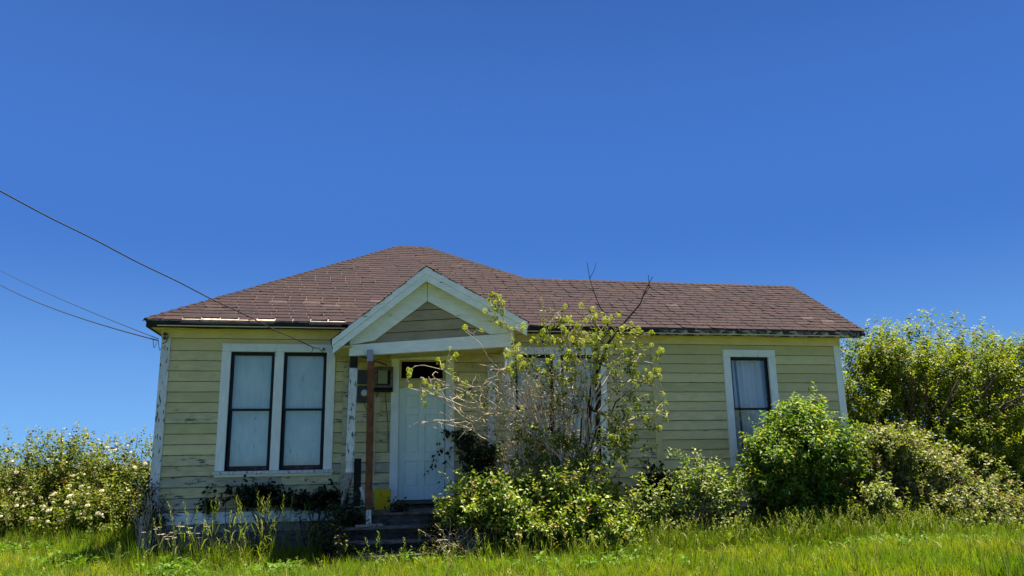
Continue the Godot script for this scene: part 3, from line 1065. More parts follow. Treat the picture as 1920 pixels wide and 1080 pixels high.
	prop.set_meta("label", "rough brown timber propping up the sagging porch beam")
	mb = MB.new()
	mb.box(Vector3(-0.968, 2.98, 1.285), Vector3(0.10, 0.21, 0.09), Basis.IDENTITY, 0.005)
	obj("post_cap", mb, M.steel, prop)
	mb = MB.new()
	mb.box(Vector3(-0.935, 0.462, 1.30), Vector3(0.085, 0.226, 0.08), Basis.IDENTITY, 0.006)
	obj("wood_block", mb, M.white_bad, prop)
	# floor boards, edge toward the steps
	for k in 11:
		mb = MB.new()
		mb.box(Vector3(0.05 + r.randf_range(-0.006, 0.006), 0.497 + r.randf_range(-0.003, 0.003), 0.072 + k * 0.113), Vector3(2.9, 0.03, 0.109), Basis.IDENTITY, 0.004)
		obj("floor_board", mb, M.step_wood, house)
	mb = MB.new()
	wall_box(mb, -1.38, 1.48, -0.2, 0.478, 1.10, 1.14)
	obj("porch_riser", mb, M.bare, house)

func build_steps() -> void:
	var t := thing("porch_steps", "grey weathered wooden steps leading up to the porch, half lost in weeds", "steps", Vector3(0, GROUND, 0))
	var ys := [0.325, 0.140, -0.03]
	for k in 3:
		var mb := MB.new()
		mb.box(Vector3(-0.45 + 0.03 * k, ys[k] - 0.02 - GROUND, 1.36 + k * 0.28), Vector3(1.85 - 0.12 * k, 0.042, 0.29), Basis(Vector3.BACK, 0.006 * (k - 1)), 0.008)
		obj("tread", mb, M.step_wood, t)
	for x in [-1.22, 0.3]:
		var mb := MB.new()
		var pts := [Vector2(1.15, 0.40), Vector2(1.15, -0.05), Vector2(2.0, -0.06), Vector2(1.95, 0.02)]
		for i in range(0, 1):
			mb.slab(pts, -0.025, 0.025)
		var o := obj("stringer", mb, M.bare, t)
		o.rotation_degrees.y = -90
		o.position = Vector3(x, 0.02, 0)
	var plank := MB.new()
	plank.box(Vector3(-0.93, 0.345 - GROUND, 1.37), Vector3(0.42, 0.03, 0.24), Basis(Vector3.UP, 0.06), 0.005)
	obj("support_plank", plank, M.grey_wood, t)

# ---------------------------------------------------------------- cables
func sagging(a: Vector3, b: Vector3, sag: float, n := 40, wob := 0.0) -> Array:
	var pts := []
	for i in n + 1:
		var t := float(i) / n
		pts.append(a.lerp(b, t) - Vector3(0, sag * 4.0 * t * (1.0 - t) - wob * sin(t * 63.0) * 0.5, 0))
	return pts

func same(n: int, v: float) -> Array:
	var a := []
	a.resize(n)
	a.fill(v)
	return a

func build_cables() -> void:
	var at := Vector3(-1.93, 3.275, 0.14)
	var mb := MB.new()
	var p := sagging(at, Vector3(-10.0, 6.47, 10.6), 0.16, 60, 0.012)
	mb.tube(p, same(p.size(), 0.009), 5)
	# loose tails at the insulator
	mb.tube([at, Vector3(-1.96, 3.2, 0.12), Vector3(-1.9, 3.12, 0.07)], same(3, 0.005), 4)
	mb.tube([at, Vector3(-1.84, 3.27, 0.12), Vector3(-1.79, 3.22, 0.09), Vector3(-1.76, 3.1, 0.07)], same(4, 0.006), 4)
	mb.tube([Vector3(-1.80, 3.24, 0.09), Vector3(-1.77, 3.16, 0.07), Vector3(-1.72, 3.09, 0.06)], same(3, 0.005), 4)
	tag(obj("overhead_cable", mb, M.cable, self), "long black overhead cable running down to the window head beside the porch", "cable", "overhead cables")
	for k in 2:
		mb = MB.new()
		var e: Vector3 = [Vector3(-13.9, 8.25, -15.0), Vector3(-13.8, 7.72, -15.0)][k]
		p = sagging(Vector3(-4.52, 3.42 - 0.03 * k, 0.0), e, [0.08, 0.16][k], 50)
		mb.tube(p, same(p.size(), [0.007, 0.011][k]), 5)
		var lp := []
		for i in 9:
			var a := i / 8.0 * PI
			lp.append(Vector3(-4.60 + 0.09 * k + 0.06 * (i / 8.0), 3.42 - 0.04 * k - 0.13 * sin(a) - 0.06 * (i / 8.0), 0.02))
		mb.tube(lp, same(lp.size(), 0.005), 4)
		tag(obj("overhead_cable", mb, M.cable, self), ["thin upper one of the two cables that meet the left roof corner", "thicker lower one of the two cables that meet the left roof corner"][k], "cable", "overhead cables")
	mb = MB.new()
	mb.lathe(Vector3(-1.76, 3.255, 0.045), [[0.0, 0.09], [0.018, 0.088], [0.024, 0.07], [0.018, 0.06], [0.024, 0.045], [0.018, 0.035], [0.012, 0.0]], 10, Basis(Vector3.RIGHT, PI / 2))
	tag(obj("insulator", mb, M.porcelain, self), "small dark insulator knob on the white window head casing", "insulator")
	mb = MB.new()
	for k in 2:
		mb.lathe(Vector3(-4.40 - 0.0 * k, 3.42 + 0.07 * k, 0.03), [[0.0, 0.10], [0.02, 0.098], [0.028, 0.075], [0.019, 0.06], [0.028, 0.045], [0.012, 0.03], [0.012, 0.0]], 10, Basis(Vector3.RIGHT, PI / 2))
	mb.tube([Vector3(-4.40, 3.49, 0.1), Vector3(-4.36, 3.5, 0.1), Vector3(-4.35, 3.44, 0.08), Vector3(-4.38, 3.36, 0.05), Vector3(-4.44, 3.33, 0.04)], same(5, 0.007), 5)
	tag(obj("cable_bracket", mb, M.dark_metal, self), "dark cable insulators fixed under the left roof corner", "cable bracket")

# ---------------------------------------------------------------- small fittings round the door
func build_fittings() -> void:
	var t := thing("electric_meter", "round glass electric meter on the wall left of the brown post", "electric meter", Vector3(-1.03, 2.49, 0.02))
	var mb := MB.new()
	mb.box(Vector3(-0.02, -0.02, 0.02), Vector3(0.24, 0.30, 0.035), Basis.IDENTITY, 0.004)
	mb.box(Vector3(-0.03, 0.28, 0.05), Vector3(0.21, 0.24, 0.09), Basis.IDENTITY, 0.006)
	obj("backing_box", mb, M.dark_metal, t)
	mb = MB.new()
	var fw := Basis(Vector3.RIGHT, PI / 2)
	mb.lathe(Vector3(0, 0, 0.04), [[0.0, 0.03], [0.066, 0.03], [0.098, 0.026], [0.10, 0.0]], 20, fw)
	obj("meter_ring", mb, M.dark_metal, t)
	mb = MB.new()
	mb.lathe(Vector3(0, 0, 0.07), [[0.0, 0.052], [0.03, 0.049], [0.05, 0.038], [0.062, 0.014], [0.064, 0.0]], 20, fw)
	var glass := plain(Color(0.52, 0.58, 0.55), 0.12)
	obj("meter_glass", mb, glass, t)
	mb = MB.new()
	mb.tube([Vector3(0.0, -0.16, 0.05), Vector3(0.02, -0.25, 0.05), Vector3(0.05, -0.3, 0.06), Vector3(0.08, -0.26, 0.06)], same(4, 0.008), 6)
	obj("meter_cable", mb, M.cable, t)

	t = thing("fuse_cabinet", "shallow wooden fuse cabinet with a greenish panel beside the transom window", "fuse box", Vector3(-0.70, 2.74, 0.02))
	mb = MB.new()
	mb.box(Vector3(0, -0.02, 0.03), Vector3(0.33, 0.42, 0.06), Basis.IDENTITY, 0.004)
	obj("cabinet_box", mb, M.gutter, t)
	mb = MB.new()
	frame(mb, -0.165, 0.165, -0.16, 0.21, 0.06, 0.10, 0.05, 0.06, 0.05)
	obj("cabinet_frame", mb, M.bare, t)
	mb = MB.new()
	mb.box(Vector3(-0.02, 0.03, 0.068), Vector3(0.17, 0.24, 0.012), Basis.IDENTITY, 0.003)
	obj("cabinet_panel", mb, plain(Color(0.24, 0.27, 0.17), 0.6), t)
	mb = MB.new()
	mb.box(Vector3(0.0, -0.205, 0.09), Vector3(0.32, 0.03, 0.13), Basis(Vector3.RIGHT, 0.25), 0.004)
	obj("cabinet_shelf", mb, M.gutter, t)

	t = thing("conduit_box", "beige metal junction box with a pale conduit pipe behind the brown post", "junction box", Vector3(-0.80, 2.27, 0.02))
	mb = MB.new()
	mb.box(Vector3(0.0, 0.0, 0.04), Vector3(0.11, 0.28, 0.08), Basis.IDENTITY, 0.006)
	obj("box_body", mb, M.beige, t)
	mb = MB.new()
	mb.tube([Vector3(-0.03, -0.14, 0.04), Vector3(-0.035, -1.2, 0.035)], same(2, 0.014), 8)
	obj("conduit", mb, M.beige, t)
	mb = MB.new()
	mb.tube([Vector3(-0.02, 0.14, 0.04), Vector3(-0.01, 0.2, 0.05), Vector3(0.03, 0.25, 0.06), Vector3(0.04, 0.3, 0.07)], same(4, 0.008), 6)
	mb.tube([Vector3(0.13, 0.28, 0.04), Vector3(0.15, 0.05, 0.03), Vector3(0.19, -0.3, 0.03), Vector3(0.2, -0.8, 0.03)], same(4, 0.006), 5)
	obj("wire", mb, M.cable, t)

	t = thing("yellow_bin", "yellow open plastic bin on the porch beside the white door frame", "bin", Vector3(-0.695, 0.513, 0.32))
	mb = MB.new()
	for s in [[0, 1], [1, 1], [0, -1], [1, -1]]:
		if s[0] == 0:
			mb.box(Vector3(0.127 * s[1], 0.16, 0), Vector3(0.012, 0.32, 0.25), Basis(Vector3.BACK, -0.05 * s[1]), 0.003)
		else:
			mb.box(Vector3(0, 0.16, 0.12 * s[1]), Vector3(0.25, 0.32, 0.012), Basis(Vector3.RIGHT, 0.05 * s[1]), 0.003)
	mb.box(Vector3(0, 0.01, 0), Vector3(0.24, 0.015, 0.23))
	obj("bin_body", mb, M.yellow, t)
	mb = MB.new()
	mb.box(Vector3(0, 0.318, 0.131), Vector3(0.29, 0.022, 0.014), Basis.IDENTITY, 0.004)
	mb.box(Vector3(0, 0.318, -0.131), Vector3(0.29, 0.022, 0.014), Basis.IDENTITY, 0.004)
	mb.box(Vector3(0.138, 0.318, 0), Vector3(0.014, 0.022, 0.246), Basis.IDENTITY, 0.004)
	mb.box(Vector3(-0.138, 0.318, 0), Vector3(0.014, 0.022, 0.246), Basis.IDENTITY, 0.004)
	obj("rim", mb, M.yellow, t)

	mb = MB.new()
	mb.box(Vector3(-1.005, 0.745, 1.22), Vector3(0.05, 0.36, 0.02), Basis(Vector3.BACK, 0.33), 0.003)
	tag(obj("loose_plank", mb, M.white_worn, self), "short white painted plank leaning beside the foot of the brown post", "plank")

# ---------------------------------------------------------------- foliage tools
# one leaf: base at the origin, along y, face towards z, folded along the rib
func leaf_mesh(w: float, fold: float, curl: float) -> ArrayMesh:
	var st := SurfaceTool.new()
	st.begin(Mesh.PRIMITIVE_TRIANGLES)
	var rows := [[0.0, 0.0], [0.3, 0.9], [0.62, 0.82], [1.0, 0.0]]
	var L := []
	for q in rows:
		var y: float = q[0]
		var z := -curl * y * y
		L.append([Vector3(-w * 0.5 * q[1], y, z + fold * q[1]), Vector3(0, y, z), Vector3(w * 0.5 * q[1], y, z + fold * q[1])])
	for i in 3:
		for s in [0, 1]:
			var a: Vector3 = L[i][s]
			var b: Vector3 = L[i][s + 1]
			var c: Vector3 = L[i + 1][s + 1]
			var d: Vector3 = L[i + 1][s]
			for t in [[a, d, c], [a, c, b]]:
				if (t[1] - t[0]).cross(t[2] - t[0]).length() > 0.00001:
					for p in t:
						st.add_vertex(p)
	st.generate_normals()
	return st.commit()

func rnd_unit(r: RandomNumberGenerator) -> Vector3:
	var z := r.randf_range(-1, 1)
	var a := r.randf() * TAU
	var s := sqrt(1 - z * z)
	return Vector3(s * cos(a), z, s * sin(a))

# shoots spread through lobes (each [centre, radii]); clumped by noise so that gaps show
func lobe_shoots(r: RandomNumberGenerator, lobes: Array, count: int, len0: float, len1: float, lift: float, clump := 0.0, droop := 0.0) -> Array:
	var nz := FastNoiseLite.new()
	nz.seed = r.randi() % 10000
	nz.frequency = 0.9
	nz.fractal_octaves = 2
	var weight := []
	var total := 0.0
	for l in lobes:
		total += l[1].x * l[1].y + l[1].x * l[1].z
		weight.append(total)
	var out := []
	var tries := 0
	while out.size() < count and tries < count * 6:
		tries += 1
		var pick := r.randf() * total
		var k := 0
		while weight[k] < pick:
			k += 1
		var c: Vector3 = lobes[k][0]
		var rad: Vector3 = lobes[k][1]
		var u := rnd_unit(r)
		var bump := 0.84 + 0.5 * nz.get_noise_3dv(u * 1.6 + c * 3.1)
		var p := c + rad * u * pow(r.randf(), 0.38) * bump
		if p.y < GROUND + 0.08:
			continue
		if nz.get_noise_3dv(p * 2.2) < clump - 0.35 + r.randf_range(-0.12, 0.12):
			continue
		var d := (u * 0.75 + Vector3(0, lift, 0) + rnd_unit(r) * 0.55).normalized()
		if r.randf() < 0.05:
			p += d * r.randf_range(0.08, 0.28)
		out.append([p, d, r.randf_range(len0, len1), droop])
	return out

# leaves along shoots; colour runs from old wood to young tip along the shoot
func leaves_on(buf: PackedFloat32Array, r: RandomNumberGenerator, shoots: Array, per_m: float, size: float, old: Color, young: Color, spread := 1.0, tint := 0.25, tip := Color(0, 0, 0, 0), tip_share := 0.0) -> void:
	for s in shoots:
		var p: Vector3 = s[0]
		var d: Vector3 = s[1]
		var len: float = s[2]
		var n := maxi(2, int(len * per_m))
		var a0 := r.randf() * TAU
		var red := r.randf() < tip_share
		var hue := r.randf_range(-1, 1) * tint
		var side := d.cross(Vector3(0.2, 0.9, 0.4)).normalized()
		var oth := d.cross(side)
		for i in n:
			var t := (i + r.randf() * 0.7) / n
			var at := p + d * (len * (t - 0.45)) - Vector3(0, s[3] * t * t * len, 0)
			var a := a0 + i * 2.4
			var o := side * cos(a) + oth * sin(a)
			var y := (d * (0.35 + 0.5 * t) + o * spread + rnd_unit(r) * 0.3 - Vector3(0, 0.15, 0)).normalized()
			var zv := (Vector3.UP * 0.6 + Vector3(0, 0, 0.12) + d * 0.25 + rnd_unit(r) * 0.75)
			zv = (zv - y * zv.dot(y)).normalized()
			var xv := y.cross(zv)
			var sz := size * r.randf_range(0.65, 1.25) * (1.0 - 0.35 * t)
			var c := old.lerp(young, clampf(t * t + hue, 0.0, 1.0))
			if red and t > 0.6:
				c = c.lerp(tip, 0.75)
			c = c * r.randf_range(0.8, 1.22)
			push(buf, Basis(xv * sz, y * sz, zv * sz), at + o * sz * 0.05, c)

func curved(r: RandomNumberGenerator, a: Vector3, b: Vector3, n: int, rise: float, wob: float) -> Array:
	var pts := []
	for i in n + 1:
		var t := float(i) / n
		var p := a.lerp(b, t) + Vector3(0, rise * 4.0 * t * (1.0 - t), 0)
		if i > 0 and i < n:
			p += rnd_unit(r) * wob
		pts.append(p)
	return pts

func taper(n: int, r0: float, r1: float) -> Array:
	var a := []
	for i in n:
		a.append(lerpf(r0, r1, float(i) / maxi(1, n - 1)))
	return a

# woody stems from a foot to some of the shoots
func stems_to(mb: MB, r: RandomNumberGenerator, foots: Array, shoots: Array, share: float, r0: float, r1: float, rise := 0.1, wob := 0.05, sides := 5) -> void:
	for s in shoots:
		if r.randf() < share:
			var foot: Vector3 = foots[0]
			for f in foots:
				if f.distance_to(s[0]) < foot.distance_to(s[0]):
					foot = f
			var pts := curved(r, foot + rnd_unit(r) * Vector3(0.08, 0.0, 0.08), s[0] + s[1] * s[2] * 0.5, 6, rise, wob)
			mb.tube(pts, taper(pts.size(), r0 * r.randf_range(0.6, 1.2), r1), sides, false)

func fan(r: RandomNumberGenerator, p: Vector3, d: Vector3, len: float, depth: int, out: Array, split: float) -> void:
	# a branch that forks; each piece is [points, r0, r1, is_tip]
	var mid := p + d * len * 0.5 + rnd_unit(r) * len * 0.07
	var e := p + d * len + rnd_unit(r) * len * 0.06
	out.append([[p, mid, e], depth])
	if depth > 0:
		for k in (2 if r.randf() < 0.6 else 3):
			fan(r, e if k < 2 else mid, (d + rnd_unit(r) * split + Vector3(0, 0.12, 0)).normalized(), len * r.randf_range(0.55, 0.8), depth - 1, out, split)

# ---------------------------------------------------------------- plants
func bush(called: String, label: String, category: String, foots: Array, lobes: Array, cfg: Dictionary) -> Node3D:
	var r := rng_of(cfg.seed)
	var t := thing(called, label, category, foots[0])
	var off: Vector3 = foots[0]
	var lf := []
	for l in lobes:
		lf.append([l[0] - off, l[1]])
	var ff := []
	for f in foots:
		ff.append(f - off)
	var G := GROUND
	var shoots := lobe_shoots(r, lobes, cfg.shoots, cfg.get("len0", 0.2), cfg.get("len1", 0.45), cfg.get("lift", 0.5), cfg.get("clump", 0.05), cfg.get("droop", 0.0))
	for s in shoots:
		s[0] -= off
	for e in cfg.get("extra", []):
		shoots.append([e[0] - off, e[1], e[2], e[3]])
	var buf := PackedFloat32Array()
	leaves_on(buf, r, shoots, cfg.per_m, cfg.size, cfg.old, cfg.young, cfg.get("spread", 1.0), cfg.get("tint", 0.3), cfg.get("tip", Color(0, 0, 0)), cfg.get("tip_share", 0.0))
	var mb := MB.new()
	stems_to(mb, r, ff, shoots, cfg.get("stem_share", 0.08), cfg.get("stem", 0.014), 0.003, cfg.get("rise", 0.12), 0.05)
	if mb.v.size():
		obj("stems", mb, cfg.get("bark", M.bark), t)
	many("leaves", leaf_mesh(cfg.get("leaf_w", 0.55), 0.09, cfg.get("curl", 0.2)), cfg.get("mat", M.leaf), buf, t)
	t.set_meta("shoots", shoots.size())
	t.remove_meta("shoots")
	return t

func rose_flower(r: RandomNumberGenerator) -> ArrayMesh:
	# overlapping cupped petals round a heart
	var mb := MB.new()
	for ring in 3:
		var n := [6, 5, 4][ring] as int
		for k in n:
			var a: float = TAU * k / n + ring * 0.5
			var open: float = [1.0, 0.72, 0.4][ring]
			var o := Vector3(cos(a), 0, sin(a))
			var s := Vector3(-sin(a), 0, cos(a))
			var w: float = [0.52, 0.42, 0.32][ring] * r.randf_range(0.85, 1.1)
			var p0 := o * 0.06 + Vector3(0, 0.08 * ring, 0)
			var p1 := o * (0.62 * open + 0.1) + Vector3(0, 0.30 + 0.16 * ring, 0)
			var p2 := o * (0.66 * open) + Vector3(0, 0.72 + 0.14 * ring, 0)
			mb.quad(p0 - s * 0.08, p0 + s * 0.08, p1 + s * w, p1 - s * w, Vector3.UP)
			mb.quad(p1 - s * w, p1 + s * w, p2 + s * w * 0.6, p2 - s * w * 0.6, Vector3.UP)
	return mb.mesh()

func cluster_mesh(r: RandomNumberGenerator) -> ArrayMesh:
	# a ball of small florets
	var mb := MB.new()
	var n := 26
	for i in n:
		var y := 1.0 - 2.0 * (i + 0.5) / n
		var a := i * 2.39996
		var u := Vector3(sqrt(1 - y * y) * cos(a), y, sqrt(1 - y * y) * sin(a)) 
		u = (u + rnd_unit(r) * 0.12).normalized()
		var s := u.cross(Vector3(0.3, 0.8, 0.5)).normalized()
		var q := u.cross(s)
		var h := r.randf_range(0.8, 1.05)
		var w := 0.26
		var c := u * h
		mb.tri(u * 0.55 + s * w * 0.4, c + s * w, c + q * w, u)
		mb.tri(c + q * w, c + s * w, u * (h + 0.12), u)
		mb.tri(c + q * w, u * (h + 0.12), c - s * w, u)
		mb.tri(c - s * w, u * (h + 0.12), c - q * w, u)
		mb.tri(c - q * w, u * (h + 0.12), c + s * w, u)
	return mb.mesh()

func build_plants() -> void:
	var V := func(x: float, y: float, z: float) -> Vector3: return Vector3(x, y, z)
	# white rose hedge on the left
	var lobes := [[V.call(-5.9, 0.9, -4.3), V.call(1.1, 1.0, 1.0)], [V.call(-7.3, 0.95, -4.6), V.call(1.3, 1.15, 1.2)], [V.call(-8.9, 0.75, -4.8), V.call(1.4, 1.1, 1.2)], [V.call(-10.4, 0.8, -5.2), V.call(1.4, 1.15, 1.2)], [V.call(-6.3, 0.35, -3.4), V.call(1.1, 0.6, 0.8)], [V.call(-8.4, 0.3, -3.7), V.call(1.3, 0.6, 0.8)]]
	var extra := []
	var r := rng_of(31)
	for k in 26:
		var x := r.randf_range(-9.8, -5.1)
		extra.append([V.call(x, r.randf_range(1.75, 2.1), -4.6 + r.randf_range(-0.5, 0.5)), Vector3(r.randf_range(-0.5, 0.5), 1, 0).normalized(), r.randf_range(0.3, 0.5), 0.1])
	for k in 5:
		extra.append([V.call(-5.35 + 0.03 * k, 1.7 + 0.16 * k, -3.9), Vector3(0.1, 1, 0).normalized(), 0.3, 0.0])
	var rb := bush("rose_bush", "long wild rose hedge full of white blossoms left of the house", "rose bush", [V.call(-7.3, GROUND, -4.6), V.call(-5.9, GROUND, -4.3), V.call(-8.9, GROUND, -4.8), V.call(-10.4, GROUND, -5.2)], lobes, {"seed": 3, "shoots": 4600, "per_m": 36.0, "size": 0.085, "old": Color(0.10, 0.145, 0.024), "young": Color(0.235, 0.245, 0.036), "clump": 0.12, "lift": 0.45, "leaf_w": 0.6, "tint": 0.4, "extra": extra, "tip": Color(0.2, 0.11, 0.03), "tip_share": 0.12})
	var fm := [rose_flower(r), rose_flower(r), rose_flower(r)]
	for k in 190:
		var l: Array = lobes[k % 6]
		var u := rnd_unit(r)
		if u.z < -0.2:
			u.z = -u.z
		if u.y < -0.3:
			u.y = -u.y
		var p: Vector3 = l[0] + l[1] * u * r.randf_range(0.9, 1.02)
		if p.y < 0.2:
			continue
		var o := put("rose_blossom", fm[k % 3], M.petal_white, rb, p - rb.position)
		var s := (0.024 + 0.034 * pow(r.randf(), 1.5))
		o.basis = Basis(rnd_unit(r), r.randf_range(0.0, 0.9)) * Basis(Vector3.RIGHT, 0.6) * Basis.from_scale(Vector3.ONE * s)

	# tree at the right
	r = rng_of(41)
	var tt := thing("plum_tree", "broad spreading yellow-green tree behind the right end of the house", "tree", V.call(13.6, GROUND, -4.2))
	var trunk := MB.new()
	var forks := []
	var foot := Vector3(0, 0, 0)
	trunk.tube([foot, V.call(0.05, 0.5, 0), V.call(-0.05, 1.0, 0.05)], [0.2, 0.16, 0.14], 9)
	for k in 9:
		var a := k * TAU / 9 + 0.3
		fan(r, V.call(-0.05, 0.85, 0.05), Vector3(cos(a) * 0.9, 0.75, sin(a) * 0.55).normalized(), r.randf_range(1.15, 1.6), 3, forks, 0.5)
	var rad := [0.008, 0.018, 0.038, 0.075, 0.1]
	for f in forks:
		trunk.tube(f[0], [rad[f[1] + 1], lerpf(rad[f[1] + 1], rad[f[1]], 0.5), rad[f[1]]], 5, false)
	obj("trunk", trunk, M.bark, tt)
	var tl := []
	for q in [[-2.0, 2.35, 0.2, 1.35, 1.3, 1.2], [-0.5, 3.55, 0.0, 1.7, 1.4, 1.4], [1.4, 3.5, 0.0, 1.8, 1.45, 1.4], [3.0, 2.4, 0.1, 1.7, 1.5, 1.4], [0.4, 2.0, 0.8, 2.3, 1.2, 1.0], [-1.5, 1.1, 0.4, 1.4, 0.9, 1.0], [2.2, 0.95, 0.6, 1.9, 1.0, 1.1], [4.4, 1.6, 0.0, 1.3, 1.4, 1.2], [-2.0, 1.3, 0.5, 1.1, 1.0, 0.9], [-1.3, 3.85, 0.2, 0.8, 0.8, 0.9], [2.9, 3.9, 0.0, 0.9, 0.8, 0.9]]:
		tl.append([V.call(q[0], q[1], q[2]), V.call(q[3], q[4], q[5])])
	var sh := lobe_shoots(r, tl, 7300, 0.28, 0.6, 0.6, 0.15)
	for k in 60:
		var x := r.randf_range(-2.4, 3.8)
		var h := 4.75 - 0.10 * pow(x - 0.6, 2) + r.randf_range(-0.15, 0.4)
		var d := Vector3(r.randf_range(-0.25, 0.55), 1, 0).normalized()
		for j in 3:
			sh.append([V.call(x, h, r.randf_range(-0.5, 0.5)) + d * (j * 0.16 - 0.1), d, 0.22, 0.0])
	var buf := PackedFloat32Array()
	leaves_on(buf, r, sh, 34.0, 0.115, Color(0.11, 0.165, 0.020), Color(0.31, 0.335, 0.026), 1.0, 0.45, Color(0.2, 0.13, 0.03), 0.05)
	many("crown", leaf_mesh(0.5, 0.09, 0.25), M.leaf, buf, tt)

	# pale arching bramble in front of it
	lobes = [[V.call(8.5, 1.05, 0.6), V.call(0.9, 0.72, 0.7)], [V.call(9.4, 0.95, 0.7), V.call(0.95, 0.62, 0.7)], [V.call(10.3, 0.5, 0.9), V.call(0.9, 0.55, 0.7)], [V.call(11.2, 0.15, 1.0), V.call(0.8, 0.42, 0.6)], [V.call(8.1, 1.5, 0.2), V.call(0.5, 0.42, 0.5)], [V.call(9.3, 1.42, 0.4), V.call(0.8, 0.33, 0.5)], [V.call(9.6, 0.3, 1.3), V.call(1.0, 0.45, 0.5)], [V.call(10.6, 0.1, 1.4), V.call(1.1, 0.4, 0.4)], [V.call(8.6, 1.5, 0.9), V.call(0.7, 0.35, 0.5)]]
	extra = []
	r = rng_of(51)
	for k in 14:
		var t := k / 13.0
		extra.append([V.call(9.7 + 1.9 * t, 1.45 - 1.0 * t * t + 0.05 * sin(k * 2.0), 1.0), Vector3(0.8, -0.3, 0.3).normalized(), 0.3, 0.1])
	bush("bramble_thicket", "pale grey-green arching bramble thicket at the right end of the house", "bramble", [V.call(8.9, GROUND, 0.5), V.call(10.2, GROUND, 0.8), V.call(8.2, GROUND, 0.4)], lobes, {"seed": 7, "shoots": 3000, "per_m": 38.0, "size": 0.085, "old": Color(0.12, 0.155, 0.045), "young": Color(0.36, 0.35, 0.13), "clump": 0.16, "lift": 0.35, "leaf_w": 0.62, "mat": M.gloss_leaf, "extra": extra, "bark": M.red_twig, "tip": Color(0.22, 0.13, 0.05), "tip_share": 0.18, "droop": 0.25})
	# low sapling before the bramble
	bush("pale_sapling", "small pale leafy sapling standing in the grass before the bramble thicket", "sapling", [V.call(7.75, GROUND, 1.7)], [[V.call(7.72, 0.42, 1.7), V.call(0.34, 0.42, 0.3)]], {"seed": 8, "shoots": 130, "per_m": 30.0, "size": 0.10, "old": Color(0.14, 0.19, 0.05), "young": Color(0.33, 0.34, 0.12), "lift": 0.9, "mat": M.gloss_leaf, "stem_share": 0.3})
	# round bright bush hiding the right window's foot
	lobes = [[V.call(6.62, 1.40, 1.25), V.call(0.9, 0.75, 0.9)], [V.call(6.0, 1.0, 1.35), V.call(0.55, 0.55, 0.65)], [V.call(7.2, 1.3, 1.2), V.call(0.6, 0.62, 0.75)], [V.call(5.95, 1.45, 1.25), V.call(0.35, 0.22, 0.35)], [V.call(6.6, 0.42, 1.1), V.call(1.0, 0.66, 0.55)], [V.call(6.5, 0.3, 1.2), V.call(0.9, 0.5, 0.5)], [V.call(6.75, 1.9, 1.1), V.call(0.5, 0.38, 0.5)]]
	bush("round_bush", "tall round bright green bush in front of the right-hand window", "bush", [V.call(6.6, GROUND, 0.9), V.call(7.1, GROUND, 0.9), V.call(6.2, GROUND, 0.95)], lobes, {"seed": 11, "shoots": 2700, "per_m": 36.0, "size": 0.105, "old": Color(0.055, 0.12, 0.016), "young": Color(0.17, 0.27, 0.024), "tip": Color(0.42, 0.42, 0.05), "tip_share": 0.25, "clump": 0.16, "lift": 0.6, "leaf_w": 0.46, "bark": M.red_twig, "curl": 0.35, "stem_share": 0.035, "stem": 0.011})
	# straggling pale shrubs along the right wall
	lobes = [[V.call(4.50, 0.76, 1.25), V.call(0.46, 0.6, 0.35)], [V.call(5.08, 0.66, 1.3), V.call(0.46, 0.53, 0.4)], [V.call(3.79, 0.47, 1.25), V.call(0.48, 0.45, 0.4)], [V.call(4.84, 0.2, 1.5), V.call(0.8, 0.3, 0.4)]]
	extra = []
	for k in 10:
		extra.append([V.call(4.14 + 0.072 * k, 1.36 - 0.006 * k * k, 1.2), Vector3(0.3, 0.9, 0.2).normalized(), 0.22, 0.1])
	bush("straggly_shrub", "straggling pale-leaved shrub along the wall between batten and right-hand window", "shrub", [V.call(4.6, GROUND, 1.25), V.call(5.05, GROUND, 1.3), V.call(3.9, GROUND, 1.25)], lobes, {"seed": 13, "shoots": 430, "per_m": 32.0, "size": 0.09, "old": Color(0.11, 0.17, 0.04), "young": Color(0.32, 0.35, 0.10), "clump": 0.2, "lift": 0.6, "mat": M.gloss_leaf, "extra": extra, "stem_share": 0.16, "bark": M.red_twig})
	# dark ivy low on the wall there
	bush("wall_ivy", "dark ivy at the foot of the yellow batten right of the porch", "ivy", [V.call(4.3, GROUND, 0.12)], [[V.call(4.3, 0.75, 0.12), V.call(0.42, 0.42, 0.1)], [V.call(4.25, 0.3, 0.2), V.call(0.6, 0.4, 0.16)]], {"seed": 14, "shoots": 170, "per_m": 30.0, "size": 0.10, "old": Color(0.022, 0.035, 0.010), "young": Color(0.045, 0.062, 0.016), "leaf_w": 0.9, "lift": 0.2, "clump": 0.1})
	# shrub before the porch
	lobes = [[V.call(0.95, 0.68, 2.05), V.call(0.8, 0.42, 0.65)], [V.call(1.75, 0.68, 2.0), V.call(0.85, 0.46, 0.7)], [V.call(2.5, 0.52, 1.95), V.call(0.7, 0.44, 0.6)], [V.call(1.6, 0.2, 1.75), V.call(0.9, 0.3, 0.4)], [V.call(0.42, 0.58, 2.1), V.call(0.42, 0.26, 0.4)], [V.call(2.75, 0.15, 2.15), V.call(0.6, 0.28, 0.45)], [V.call(1.5, 0.33, 2.5), V.call(0.85, 0.2, 0.3)], [V.call(2.3, 0.2, 2.45), V.call(0.7, 0.3, 0.3)]]
